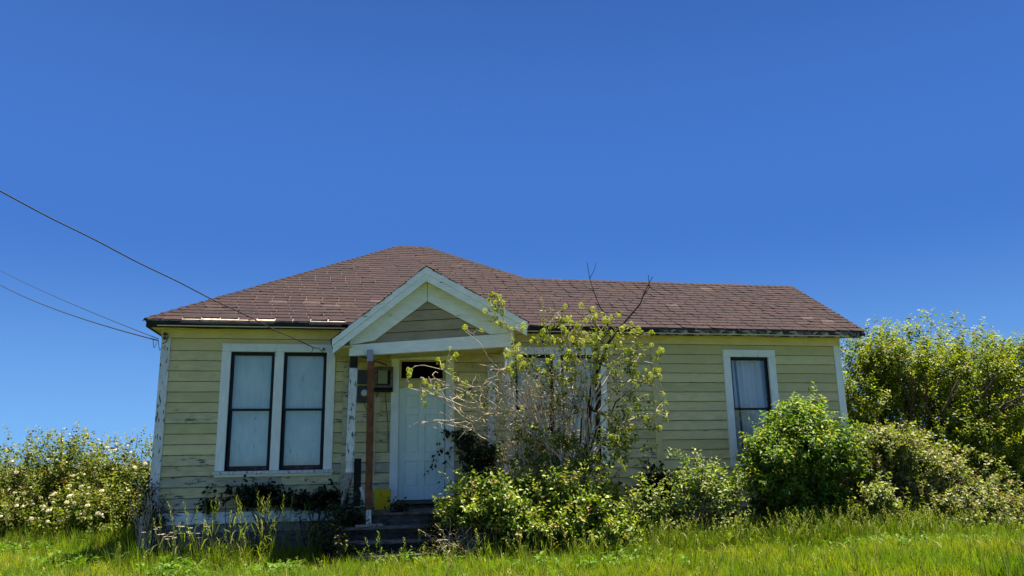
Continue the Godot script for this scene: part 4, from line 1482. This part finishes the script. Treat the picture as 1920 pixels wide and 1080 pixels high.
	bush("rose_shrub", "sprawling glossy shrub with reddish shoot tips hiding the right half of the porch steps", "shrub", [V.call(1.6, GROUND, 1.9), V.call(1.1, GROUND, 1.9), V.call(2.4, GROUND, 1.85)], lobes, {"seed": 17, "shoots": 2000, "per_m": 32.0, "size": 0.094, "old": Color(0.10, 0.17, 0.028), "young": Color(0.32, 0.37, 0.055), "clump": 0.16, "lift": 0.4, "leaf_w": 0.6, "mat": M.gloss_leaf, "bark": M.red_twig, "tip": Color(0.30, 0.17, 0.035), "tip_share": 0.13, "stem_share": 0.14})
	build_snowball()
	build_tangle()
	# ivy by the door, under the window, at the corner, by the steps
	lobes = [[V.call(0.98, 1.2, 0.75), V.call(0.34, 0.55, 0.3)], [V.call(1.2, 0.95, 0.9), V.call(0.3, 0.5, 0.25)], [V.call(0.72, 1.62, 0.2), V.call(0.22, 0.2, 0.12)]]
	extra = []
	for k in 9:
		extra.append([V.call(0.40 - 0.035 * k + 0.04 * sin(k * 2.1), 1.80 - 0.085 * k, 0.11), Vector3(-0.4, -0.8, 0.1).normalized(), 0.10, 0.0])
	for k in 7:
		extra.append([V.call(0.50 - 0.03 * k, 1.5 - 0.09 * k, 0.10), Vector3(-0.3, -0.9, 0.1).normalized(), 0.08, 0.0])
	for k in 6:
		extra.append([V.call(0.64 - 0.05 * k, 1.74 + 0.01 * k, 0.13), Vector3(-1, 0.1, 0.1).normalized(), 0.14, 0.0])
	bush("door_ivy", "dark ivy climbing beside the white door and hanging over its edge", "ivy", [V.call(0.98, 0.52, 0.7)], lobes, {"seed": 19, "shoots": 240, "per_m": 34.0, "size": 0.08, "old": Color(0.022, 0.040, 0.012), "young": Color(0.06, 0.085, 0.03), "leaf_w": 0.85, "lift": 0.3, "extra": extra, "stem_share": 0.2, "clump": 0.1})
	lobes = [[V.call(-3.1, 0.78, 0.14), V.call(0.42, 0.2, 0.1)], [V.call(-2.55, 0.78, 0.14), V.call(0.45, 0.2, 0.1)], [V.call(-1.95, 0.68, 0.14), V.call(0.42, 0.13, 0.1)], [V.call(-1.6, 0.68, 0.16), V.call(0.3, 0.15, 0.1)], [V.call(-3.35, 0.64, 0.12), V.call(0.25, 0.1, 0.08)]]
	bush("window_ivy", "dark ragged ivy creeping along the wall under the double window", "ivy", [V.call(-2.6, GROUND, 0.12), V.call(-3.2, GROUND, 0.12), V.call(-1.8, GROUND, 0.12)], lobes, {"seed": 23, "shoots": 330, "per_m": 30.0, "size": 0.09, "old": Color(0.014, 0.022, 0.010), "young": Color(0.034, 0.048, 0.016), "leaf_w": 0.9, "lift": 0.35, "clump": 0.14, "len0": 0.12, "len1": 0.3})
	lobes = [[V.call(-4.45, 0.75, 0.12), V.call(0.22, 0.4, 0.14)], [V.call(-4.3, 0.45, 0.14), V.call(0.35, 0.22, 0.12)]]
	bush("corner_weeds", "dry dark weeds growing up the left corner board of the house", "weeds", [V.call(-4.45, GROUND, 0.15)], lobes, {"seed": 24, "shoots": 120, "per_m": 26.0, "size": 0.06, "old": Color(0.05, 0.05, 0.035), "young": Color(0.09, 0.10, 0.06), "lift": 0.8, "clump": 0.2, "bark": M.twig, "stem_share": 0.3})
	lobes = [[V.call(-1.25, 0.52, 1.25), V.call(0.35, 0.32, 0.25)], [V.call(-0.45, 0.54, 1.0), V.call(0.2, 0.1, 0.15)], [V.call(-1.5, 0.15, 1.5), V.call(0.3, 0.4, 0.3)], [V.call(-1.15, -0.02, 1.9), V.call(0.25, 0.16, 0.2)], [V.call(0.1, 0.2, 1.55), V.call(0.3, 0.25, 0.2)]]
	bush("step_weeds", "dark green weeds smothering the left side of the porch steps", "weeds", [V.call(-1.3, GROUND, 1.5), V.call(-0.8, GROUND, 1.7)], lobes, {"seed": 27, "shoots": 300, "per_m": 30.0, "size": 0.085, "old": Color(0.02, 0.035, 0.014), "young": Color(0.05, 0.075, 0.022), "lift": 0.5, "clump": 0.12, "len0": 0.12, "len1": 0.3})
	bush("dry_brush", "heap of dry tan brush and dead leaves right of the steps", "brush", [V.call(0.35, GROUND, 2.3)], [[V.call(0.35, 0.02, 2.3), V.call(0.5, 0.26, 0.35)]], {"seed": 29, "shoots": 190, "per_m": 26.0, "size": 0.06, "old": Color(0.15, 0.115, 0.07), "young": Color(0.27, 0.22, 0.13), "lift": 0.6, "bark": M.twig, "stem_share": 0.6, "stem": 0.006, "leaf_w": 0.35})
	bush("yellow_weed", "small upright weed with pale yellow leaves left of the steps", "weed", [V.call(-1.33, GROUND, 1.95)], [[V.call(-1.33, 0.10, 1.95), V.call(0.10, 0.24, 0.1)]], {"seed": 33, "shoots": 26, "per_m": 26.0, "size": 0.075, "old": Color(0.17, 0.15, 0.05), "young": Color(0.28, 0.24, 0.09), "lift": 1.0, "len0": 0.1, "len1": 0.2, "stem_share": 0.3, "stem": 0.006})
	# yarrow with flat white heads
	r = rng_of(61)
	var y := thing("yarrow", "low clump of small white and pink flower heads by the left foundation post", "wildflowers", V.call(-3.8, GROUND + 0.1, 1.0))
	var stem := MB.new()
	var heads := []
	for k in 22:
		var p := Vector3(r.randf_range(-0.42, 0.42), 0, r.randf_range(-0.15, 0.15))
		var tip := p + Vector3(r.randf_range(-0.06, 0.06), r.randf_range(0.36, 0.56), r.randf_range(-0.05, 0.05))
		stem.tube(curved(r, p, tip, 4, 0.02, 0.006), taper(5, 0.004, 0.002), 4, false)
		heads.append(tip)
	obj("stems", stem, M.green_stem, y)
	for h in heads:
		var f := MB.new()
		for k in 13:
			var a := k * 2.4
			var q: float = 0.010 * sqrt(k)
			f.lathe(h + Vector3(cos(a) * q, 0.004 - q * 0.15, sin(a) * q), [[0.0, 0.006], [0.004, 0.005], [0.005, 0.0]], 5)
		obj("flower_head", f, M.petal_white if r.randf() < 0.5 else M.petal_pink, y)

func build_snowball() -> void:
	var r := rng_of(71)
	var t := thing("snowball_shrub", "leggy shrub with lime-green flower clusters reaching from the porch to the roof edge", "shrub", Vector3(2.45, GROUND, 1.55))
	var off := Vector3(2.45, GROUND, 1.55)
	var wood := MB.new()
	var dark := MB.new()
	var main := func(mb: MB, pts: Array, r0: float, r1: float) -> void:
		var q := []
		for p in pts:
			q.append(p - off)
		mb.tube(q, taper(q.size(), r0, r1), 7, false)
	# dark leaders
	main.call(dark, [Vector3(2.45, GROUND, 1.55), Vector3(2.42, 0.6, 1.58), Vector3(2.50, 1.21, 1.6), Vector3(2.60, 1.75, 1.6), Vector3(2.62, 2.1, 1.6), Vector3(2.69, 2.5, 1.6), Vector3(2.82, 2.8, 1.6)], 0.05, 0.032)
	main.call(dark, [Vector3(2.82, 2.8, 1.6), Vector3(3.0, 3.2, 1.6), Vector3(3.2, 3.45, 1.6), Vector3(3.62, 3.9, 1.58), Vector3(3.72, 4.12, 1.56), Vector3(3.89, 4.40, 1.55)], 0.03, 0.006)
	main.call(dark, [Vector3(3.66, 4.0, 1.57), Vector3(3.8, 4.2, 1.6), Vector3(3.79, 4.42, 1.6)], 0.01, 0.004)
	main.call(dark, [Vector3(2.62, 2.1, 1.6), Vector3(2.95, 1.95, 1.65), Vector3(3.05, 2.2, 1.7), Vector3(3.3, 2.4, 1.75)], 0.02, 0.008)
	main.call(dark, [Vector3(2.5, 1.21, 1.6), Vector3(2.75, 1.7, 1.52), Vector3(2.85, 2.25, 1.5), Vector3(2.86, 2.6, 1.5)], 0.035, 0.015)
	main.call(dark, [Vector3(2.4, 1.1, 1.6), Vector3(2.42, 1.6, 1.7), Vector3(2.44, 1.95, 1.75)], 0.02, 0.01)
	main.call(dark, [Vector3(3.05, 3.28, 1.6), Vector3(3.0, 3.6, 1.58), Vector3(2.85, 3.95, 1.55), Vector3(2.74, 4.3, 1.55), Vector3(2.70, 4.62, 1.55)], 0.012, 0.004)
	main.call(dark, [Vector3(2.735, 4.33, 1.55), Vector3(2.83, 4.5, 1.55), Vector3(2.86, 4.62, 1.55)], 0.006, 0.003)
	main.call(dark, [Vector3(2.62, 2.12, 1.6), Vector3(2.3, 2.0, 1.65), Vector3(2.05, 1.75, 1.7)], 0.014, 0.007)
	# limbs: [end, start height on the trunk, rise]
	var tips := []
	var ends := []
	var limbs := [[Vector3(1.0, 3.95, 1.75), 1.2, 0.2], [Vector3(2.1, 3.7, 1.65), 1.5, 0.1], [Vector3(1.75, 3.25, 1.8), 1.0, 0.2], [Vector3(2.55, 3.6, 1.6), 2.0, 0.0], [Vector3(3.05, 3.55, 1.6), 2.2, 0.0], [Vector3(3.45, 3.2, 1.75), 2.3, 0.1], [Vector3(3.85, 2.35, 1.75), 1.7, 0.5], [Vector3(3.75, 2.85, 1.7), 2.2, 0.3], [Vector3(3.6, 1.75, 1.8), 1.2, 0.3], [Vector3(3.3, 1.35, 1.85), 1.0, 0.2], [Vector3(-0.45, 2.42, 2.0), 1.5, 0.1], [Vector3(-0.15, 2.75, 2.05), 1.4, 0.15], [Vector3(0.5, 3.3, 2.0), 1.3, 0.1], [Vector3(0.55, 2.3, 2.1), 1.1, 0.2], [Vector3(2.2, 3.1, 1.8), 1.4, 0.1], [Vector3(2.7, 3.2, 1.8), 1.8, 0.0], [Vector3(1.35, 2.9, 1.9), 1.0, 0.2], [Vector3(2.0, 2.6, 1.95), 1.0, 0.2], [Vector3(3.1, 2.0, 1.95), 1.0, 0.2], [Vector3(3.9, 1.95, 1.8), 1.3, 0.3], [Vector3(1.9, 3.45, 1.7), 1.7, 0.0], [Vector3(2.3, 3.35, 1.75), 1.9, 0.0], [Vector3(1.6, 2.75, 1.85), 1.2, 0.1], [Vector3(2.45, 2.85, 1.8), 1.6, 0.0], [Vector3(2.85, 3.4, 1.7), 2.2, 0.0], [Vector3(3.3, 2.65, 1.8), 2.0, 0.1], [Vector3(3.4, 2.2, 1.85), 1.6, 0.1]]
	for l in limbs:
		var e: Vector3 = l[0]
		var a := Vector3(2.47 + 0.08 * l[1], l[1], 1.6)
		if e.x < 1.4:
			a = Vector3(2.05 + r.randf_range(-0.2, 0.2), l[1], 1.75)
		var pts := curved(r, a, e, 8, l[2], 0.04)
		main.call(wood, pts, 0.016, 0.005)
		for k in (9 if e.x > 0.9 else 5):
			var i := r.randi_range(4, 8)
			var tip: Vector3 = pts[i] + (rnd_unit(r) * 0.8 + Vector3(0, 0.35, 0.1)) * r.randf_range(0.14, 0.42)
			var tw := curved(r, pts[i], tip, 4, 0.03, 0.02)
			main.call(wood, tw, 0.006, 0.0025)
			tips.append([tip, (tip - pts[i]).normalized()])
			if r.randf() < 0.6:
				var tip2: Vector3 = tw[2] + (rnd_unit(r) * 0.7 + Vector3(0, 0.3, 0)) * r.randf_range(0.1, 0.25)
				main.call(wood, curved(r, tw[2], tip2, 3, 0.02, 0.01), 0.004, 0.002)
				tips.append([tip2, (tip2 - tw[2]).normalized()])
	for k in 34:
		var a := Vector3(r.randf_range(1.9, 2.7), r.randf_range(0.3, 1.2), r.randf_range(1.45, 1.8))
		var e := Vector3(r.randf_range(0.9, 3.2), r.randf_range(1.7, 3.1), r.randf_range(1.5, 1.95))
		main.call(wood, curved(r, a, e, 6, 0.1, 0.05), 0.01, 0.003)
	obj("trunk", dark, M.dark_bark, t)
	obj("branches", wood, M.twig, t)
	var cm := [cluster_mesh(r), cluster_mesh(r), cluster_mesh(r)]
	var mats := []
	for k in 3:
		var m: StandardMaterial3D = M.blossom.duplicate()
		m.albedo_color = Color([0.31, 0.36, 0.25][k], [0.35, 0.37, 0.32][k], [0.045, 0.04, 0.04][k]).linear_to_srgb()
		mats.append(m)
	var shoots := []
	var n := 0
	for tp in tips:
		var p: Vector3 = tp[0] - off
		if n < 296:
			for k in (2 if r.randf() < 0.4 and tp[0].x > 0.9 else 1):
				var o := put("flower_cluster", cm[n % 3], mats[r.randi() % 3], t, p + rnd_unit(r) * 0.03 * k + tp[1] * 0.03)
				o.basis = Basis(rnd_unit(r), r.randf() * TAU) * Basis.from_scale(Vector3.ONE * r.randf_range(0.026, 0.050))
				n += 1
		if tp[0].x < 0.9 and r.randf() < 0.5:
			continue
		shoots.append([p, tp[1], 0.14, 0.1])
		if p.y > 1.0 and r.randf() < 0.5:
			shoots.append([p - tp[1] * 0.15, (tp[1] + rnd_unit(r) * 0.6).normalized(), 0.14, 0.1])
	var buf := PackedFloat32Array()
	leaves_on(buf, r, shoots, 44.0, 0.07, Color(0.13, 0.165, 0.024), Color(0.26, 0.28, 0.032), 1.0, 0.3)
	var low := lobe_shoots(r, [[Vector3(2.5, 1.35, 1.75), Vector3(0.75, 0.55, 0.35)], [Vector3(1.8, 1.5, 1.8), Vector3(0.7, 0.6, 0.35)], [Vector3(3.1, 1.3, 1.8), Vector3(0.6, 0.55, 0.3)]], 260, 0.15, 0.3, 0.5, 0.25)
	for s in low:
		s[0] -= off
	leaves_on(buf, r, low, 32.0, 0.085, Color(0.11, 0.16, 0.03), Color(0.32, 0.34, 0.06), 1.0, 0.3, Color(0.25, 0.12, 0.04), 0.15)
	many("leaves", leaf_mesh(0.6, 0.1, 0.2), M.leaf, buf, t)

func build_tangle() -> void:
	# bare grey canes between the porch post and the hidden window
	var r := rng_of(83)
	var off := Vector3(1.75, GROUND, 1.45)
	var t := thing("dead_canes", "tangle of bare grey dead canes leaning on the right porch post", "dead shrub", off)
	var mb := MB.new()
	var fine := MB.new()
	for k in 80:
		var a := Vector3(r.randf_range(-0.45, 0.45), 0, r.randf_range(-0.2, 0.25))
		var e := Vector3(r.randf_range(-0.85, 0.75), r.randf_range(1.3, 3.25), r.randf_range(-0.05, 0.4))
		var pts := curved(r, a, e, 7, r.randf_range(0.0, 0.3), 0.06)
		mb.tube(pts, taper(8, r.randf_range(0.008, 0.016), 0.005), 5, false)
		for j in 5:
			var i := r.randi_range(2, 7)
			var d := rnd_unit(r) * Vector3(1, 0.6, 0.5)
			var q := curved(r, pts[i], pts[i] + d * r.randf_range(0.2, 0.55) - Vector3(0, 0.08, 0), 4, r.randf_range(-0.05, 0.1), 0.03)
			fine.tube(q, taper(5, 0.006, 0.0028), 4, false)
	# canes that arch across the porch opening
	for k in 15:
		var a := Vector3(r.randf_range(-0.75, -0.2), r.randf_range(1.6, 2.4), r.randf_range(0.2, 0.5))
		var e := Vector3(r.randf_range(-2.0, -0.95), r.randf_range(2.0, 2.9), r.randf_range(0.35, 0.7))
		var pts := curved(r, a, e, 7, r.randf_range(-0.2, 0.15), 0.035)
		mb.tube(pts, taper(8, 0.011, 0.004), 5, false)
		for j in 4:
			var i := r.randi_range(3, 7)
			fine.tube(curved(r, pts[i], pts[i] + rnd_unit(r) * Vector3(1, 0.8, 0.5) * r.randf_range(0.12, 0.35), 3, 0.03, 0.02), taper(4, 0.006, 0.003), 4, false)
	obj("canes", mb, M.twig, t)
	obj("twigs", fine, M.twig, t)
	var shoots := lobe_shoots(r, [[Vector3(-0.2, 1.7, 0.1), Vector3(0.7, 0.9, 0.3)], [Vector3(0.3, 2.2, 0.1), Vector3(0.5, 0.7, 0.3)], [Vector3(-0.5, 1.1, 0.1), Vector3(0.5, 0.6, 0.3)], [Vector3(0.0, 2.6, 0.1), Vector3(0.6, 0.7, 0.3)]], 620, 0.12, 0.28, 0.4, 0.15)
	var buf := PackedFloat32Array()
	leaves_on(buf, r, shoots, 26.0, 0.045, Color(0.15, 0.115, 0.055), Color(0.26, 0.25, 0.08), 1.0, 0.45, Color(0.28, 0.14, 0.08), 0.4)
	many("leaves", leaf_mesh(0.6, 0.1, 0.2), M.gloss_leaf, buf, t)

# ---------------------------------------------------------------- grass
func tuft_mesh(r: RandomNumberGenerator, blades: int, h: float, spread: float, w: float) -> ArrayMesh:
	var st := SurfaceTool.new()
	st.begin(Mesh.PRIMITIVE_TRIANGLES)
	for k in blades:
		var a := r.randf() * TAU
		var o := Vector3(cos(a), 0, sin(a)) * spread * sqrt(r.randf())
		var la := r.randf() * TAU
		var lean := Vector3(cos(la), 0, sin(la)) * r.randf_range(0.1, 0.75)
		var s := Vector3(-sin(la), 0, cos(la)) * w * r.randf_range(0.6, 1.2)
		var hh := h * r.randf_range(0.5, 1.1)
		var c := Color.WHITE * r.randf_range(0.75, 1.25)
		c.a = 1
		var p := []
		for i in 4:
			var q := i / 3.0
			p.append(o + Vector3(0, hh * (q - 0.22 * lean.length() * q * q), 0) + lean * hh * q * q)
		var ws := [1.0, 0.85, 0.5, 0.0]
		for i in 3:
			var aa: Vector3 = p[i] - s * ws[i]
			var bb: Vector3 = p[i] + s * ws[i]
			var cc: Vector3 = p[i + 1] + s * ws[i + 1]
			var dd: Vector3 = p[i + 1] - s * ws[i + 1]
			st.set_color(c)
			for v in ([aa, bb, cc, aa, cc, dd] if i < 2 else [aa, bb, cc]):
				st.add_vertex(v)
	st.generate_normals()
	return st.commit()

func stalk_mesh(r: RandomNumberGenerator) -> ArrayMesh:
	# one tall grass stem with a nodding seed head and two leaves
	var mb := MB.new()
	var bend := Vector3(0.12, 0, 0.03)
	var pts := []
	for i in 7:
		var q := i / 6.0
		pts.append(Vector3(0, q, 0) + bend * q * q)
	mb.tube(pts, taper(7, 0.004, 0.0022), 4, false)
	for k in 14:
		var q := 0.74 + 0.26 * k / 14.0
		var p := Vector3(0, q, 0) + bend * q * q
		var a := k * 2.4
		var d := (Vector3(cos(a) * 0.5, 0.8, sin(a) * 0.5)).normalized()
		var s := d.cross(Vector3.UP).normalized() * 0.006
		mb.quad(p, p + d * 0.03 + s, p + d * 0.055, p + d * 0.03 - s, Vector3.UP)
	for k in 2:
		var p := pts[1 + k * 2] as Vector3
		var d := Vector3(cos(k * 2.5 + 1.0), 0, sin(k * 2.5 + 1.0))
		var s := d.cross(Vector3.UP) * 0.007
		var m1 := p + d * 0.1 + Vector3(0, 0.16, 0)
		var m2 := p + d * 0.26 + Vector3(0, 0.2, 0)
		mb.quad(p - s * 0.6, p + s * 0.6, m1 + s, m1 - s, Vector3.UP)
		mb.tri(m1 - s, m1 + s, m2, Vector3.UP)
	return mb.mesh()

func inside_house(x: float, z: float) -> bool:
	return x > -4.4 and x < 8.5 and z < -0.05 and z > -8.2 or (x > -1.4 and x < 1.5 and z < 1.15 and z > -1.0)

func build_grass() -> void:
	var r := rng_of(91)
	var nz := FastNoiseLite.new()
	nz.seed = 4
	nz.frequency = 0.5
	nz.fractal_octaves = 3
	var mats := [tuft_mesh(r, 13, 0.24, 0.06, 0.0062), tuft_mesh(r, 11, 0.20, 0.07, 0.0055), tuft_mesh(r, 10, 0.30, 0.05, 0.0070)]
	var bufs := [PackedFloat32Array(), PackedFloat32Array(), PackedFloat32Array()]
	for k in 88000:
		var x := r.randf_range(-15.0, 15.0)
		var z := r.randf_range(-9.0, 9.5)
		if k % 2 == 0:
			x = r.randf_range(-9.0, 11.5)
			z = r.randf_range(0.1, 6.0)
		if inside_house(x, z):
			continue
		var g := nz.get_noise_2d(x, z)
		var g2 := nz.get_noise_2d(x * 3.1 + 50, z * 3.1)
		if nz.get_noise_2d(x * 2.3 - 30.0, z * 2.3) < -0.28 and r.randf() < 0.6:
			continue
		var yellow := clampf(0.5 + g * 0.9 + r.randf_range(-0.3, 0.3), 0, 1)
		var c := Color(0.105, 0.21, 0.008).lerp(Color(0.28, 0.315, 0.014), yellow)
		if r.randf() < 0.04:
			c = Color(0.28, 0.24, 0.09)
		c = c * r.randf_range(0.5, 1.35)
		var s := 0.62 + 0.45 * g2 + pow(r.randf(), 2.0) * 0.75
		if z < 3.2 and z > -0.5:
			s *= 0.85
		var b := Basis(Vector3.UP, r.randf() * TAU) * Basis.from_scale(Vector3(1, s, 1) * 1.0)
		push(bufs[r.randi() % 3], b, Vector3(x, ground_y(x, z) - 0.01, z), c)
	# longer green tufts along the feet of the bushes and the house
	for q in [[-4.6, -1.5, 0.6, 1.6, 240, 1.7], [3.0, 5.9, 1.6, 2.4, 480, 1.8], [5.4, 8.4, 2.0, 2.9, 650, 1.9], [8.2, 12.5, 1.8, 2.9, 500, 1.7], [0.6, 3.4, 2.6, 3.1, 260, 1.5], [-12.0, -5.0, -3.8, -1.8, 700, 1.7], [-1.3, 0.3, 2.3, 2.7, 20, 1.2], [-8.0, 10.0, 2.6, 6.5, 1100, 1.45]]:
		for k in q[4]:
			var x := r.randf_range(q[0], q[1])
			var z := r.randf_range(q[2], q[3])
			if inside_house(x, z):
				continue
			var s: float = q[5] * r.randf_range(0.6, 1.25)
			push(bufs[r.randi() % 3], Basis(Vector3.UP, r.randf() * TAU) * Basis.from_scale(Vector3(1.1, s, 1.1)), Vector3(x, ground_y(x, z) - 0.01, z), Color(0.085, 0.17, 0.012).lerp(Color(0.20, 0.24, 0.03), r.randf()) * r.randf_range(0.7, 1.2))
	var lawn := thing("lawn_grass", "rough sunlit yellow-green grass covering the yard", "grass")
	stuff(lawn)
	for k in 3:
		many("blades", mats[k], M.grass, bufs[k], lawn)
	# tall seeding stalks in front of the house and along the bushes
	var sm := stalk_mesh(r)
	var buf := PackedFloat32Array()
	for q in [[-3.9, -1.5, 0.6, 1.7, 70, 0.95], [-4.6, -3.6, 0.4, 1.5, 20, 0.7], [-1.3, 0.4, 2.2, 2.7, 12, 0.5], [0.4, 3.4, 2.2, 3.0, 90, 0.5], [3.4, 5.9, 1.6, 2.4, 110, 0.55], [5.4, 8.4, 1.8, 2.9, 190, 0.6], [8.2, 12.0, 1.6, 2.9, 120, 0.5], [-12.0, -5.0, -4.0, -1.5, 90, 0.5], [-8, 10, 2.0, 6.0, 320, 0.36]]:
		for k in q[4]:
			var x := r.randf_range(q[0], q[1])
			var z := r.randf_range(q[2], q[3])
			if inside_house(x, z):
				continue
			var h: float = q[5] * r.randf_range(0.6, 1.25)
			var c := Color(0.13, 0.20, 0.025).lerp(Color(0.30, 0.30, 0.09), pow(r.randf(), 1.6))
			push(buf, Basis(Vector3.UP, r.randf() * TAU) * Basis(Vector3.RIGHT, r.randf_range(-0.2, 0.2)) * Basis.from_scale(Vector3(1.0, h, 1.0)), Vector3(x, ground_y(x, z), z), c)
	structure_less(many("tall_grass", sm, M.grass, buf, self), "tall seeding grass stalks standing before the house and the bushes")
	# broad-leaved weeds in the grass
	buf = PackedFloat32Array()
	for q in [[-5.0, 0.6, 1.0, 130], [-7.5, -1.5, 1.5, 120], [-3.6, 1.8, 0.4, 70], [2.6, 2.6, 0.7, 90], [4.3, 1.6, 0.8, 90], [-2.2, 2.2, 0.4, 60], [7.0, 3.2, 1.2, 140], [1.8, 3.6, 1.5, 100], [-0.2, 2.6, 0.6, 50]]:
		for k in q[3]:
			var x: float = q[0] + r.randfn(0, q[2] * 0.5)
			var z: float = q[1] + r.randfn(0, 0.35)
			if inside_house(x, z):
				continue
			var a := r.randf() * TAU
			for j in 5:
				var aa := a + j * 1.3
				var y := Vector3(cos(aa), r.randf_range(0.3, 1.1), sin(aa)).normalized()
				var zv := (Vector3.UP - y * y.y).normalized()
				var s := r.randf_range(0.05, 0.11)
				push(buf, Basis(y.cross(zv) * s, y * s, zv * s), Vector3(x, ground_y(x, z) + r.randf_range(0.05, 0.26), z), Color(0.10, 0.21, 0.018) * r.randf_range(0.6, 1.2))
	structure_less(many("broadleaf_weeds", leaf_mesh(0.55, 0.08, 0.3), M.leaf, buf, self), "low broad-leaved weeds scattered through the grass")

func structure_less(o: Node3D, label: String) -> void:
	o.set_meta("label", label)
	o.set_meta("category", "grass" if not "weeds" in label else "weeds")
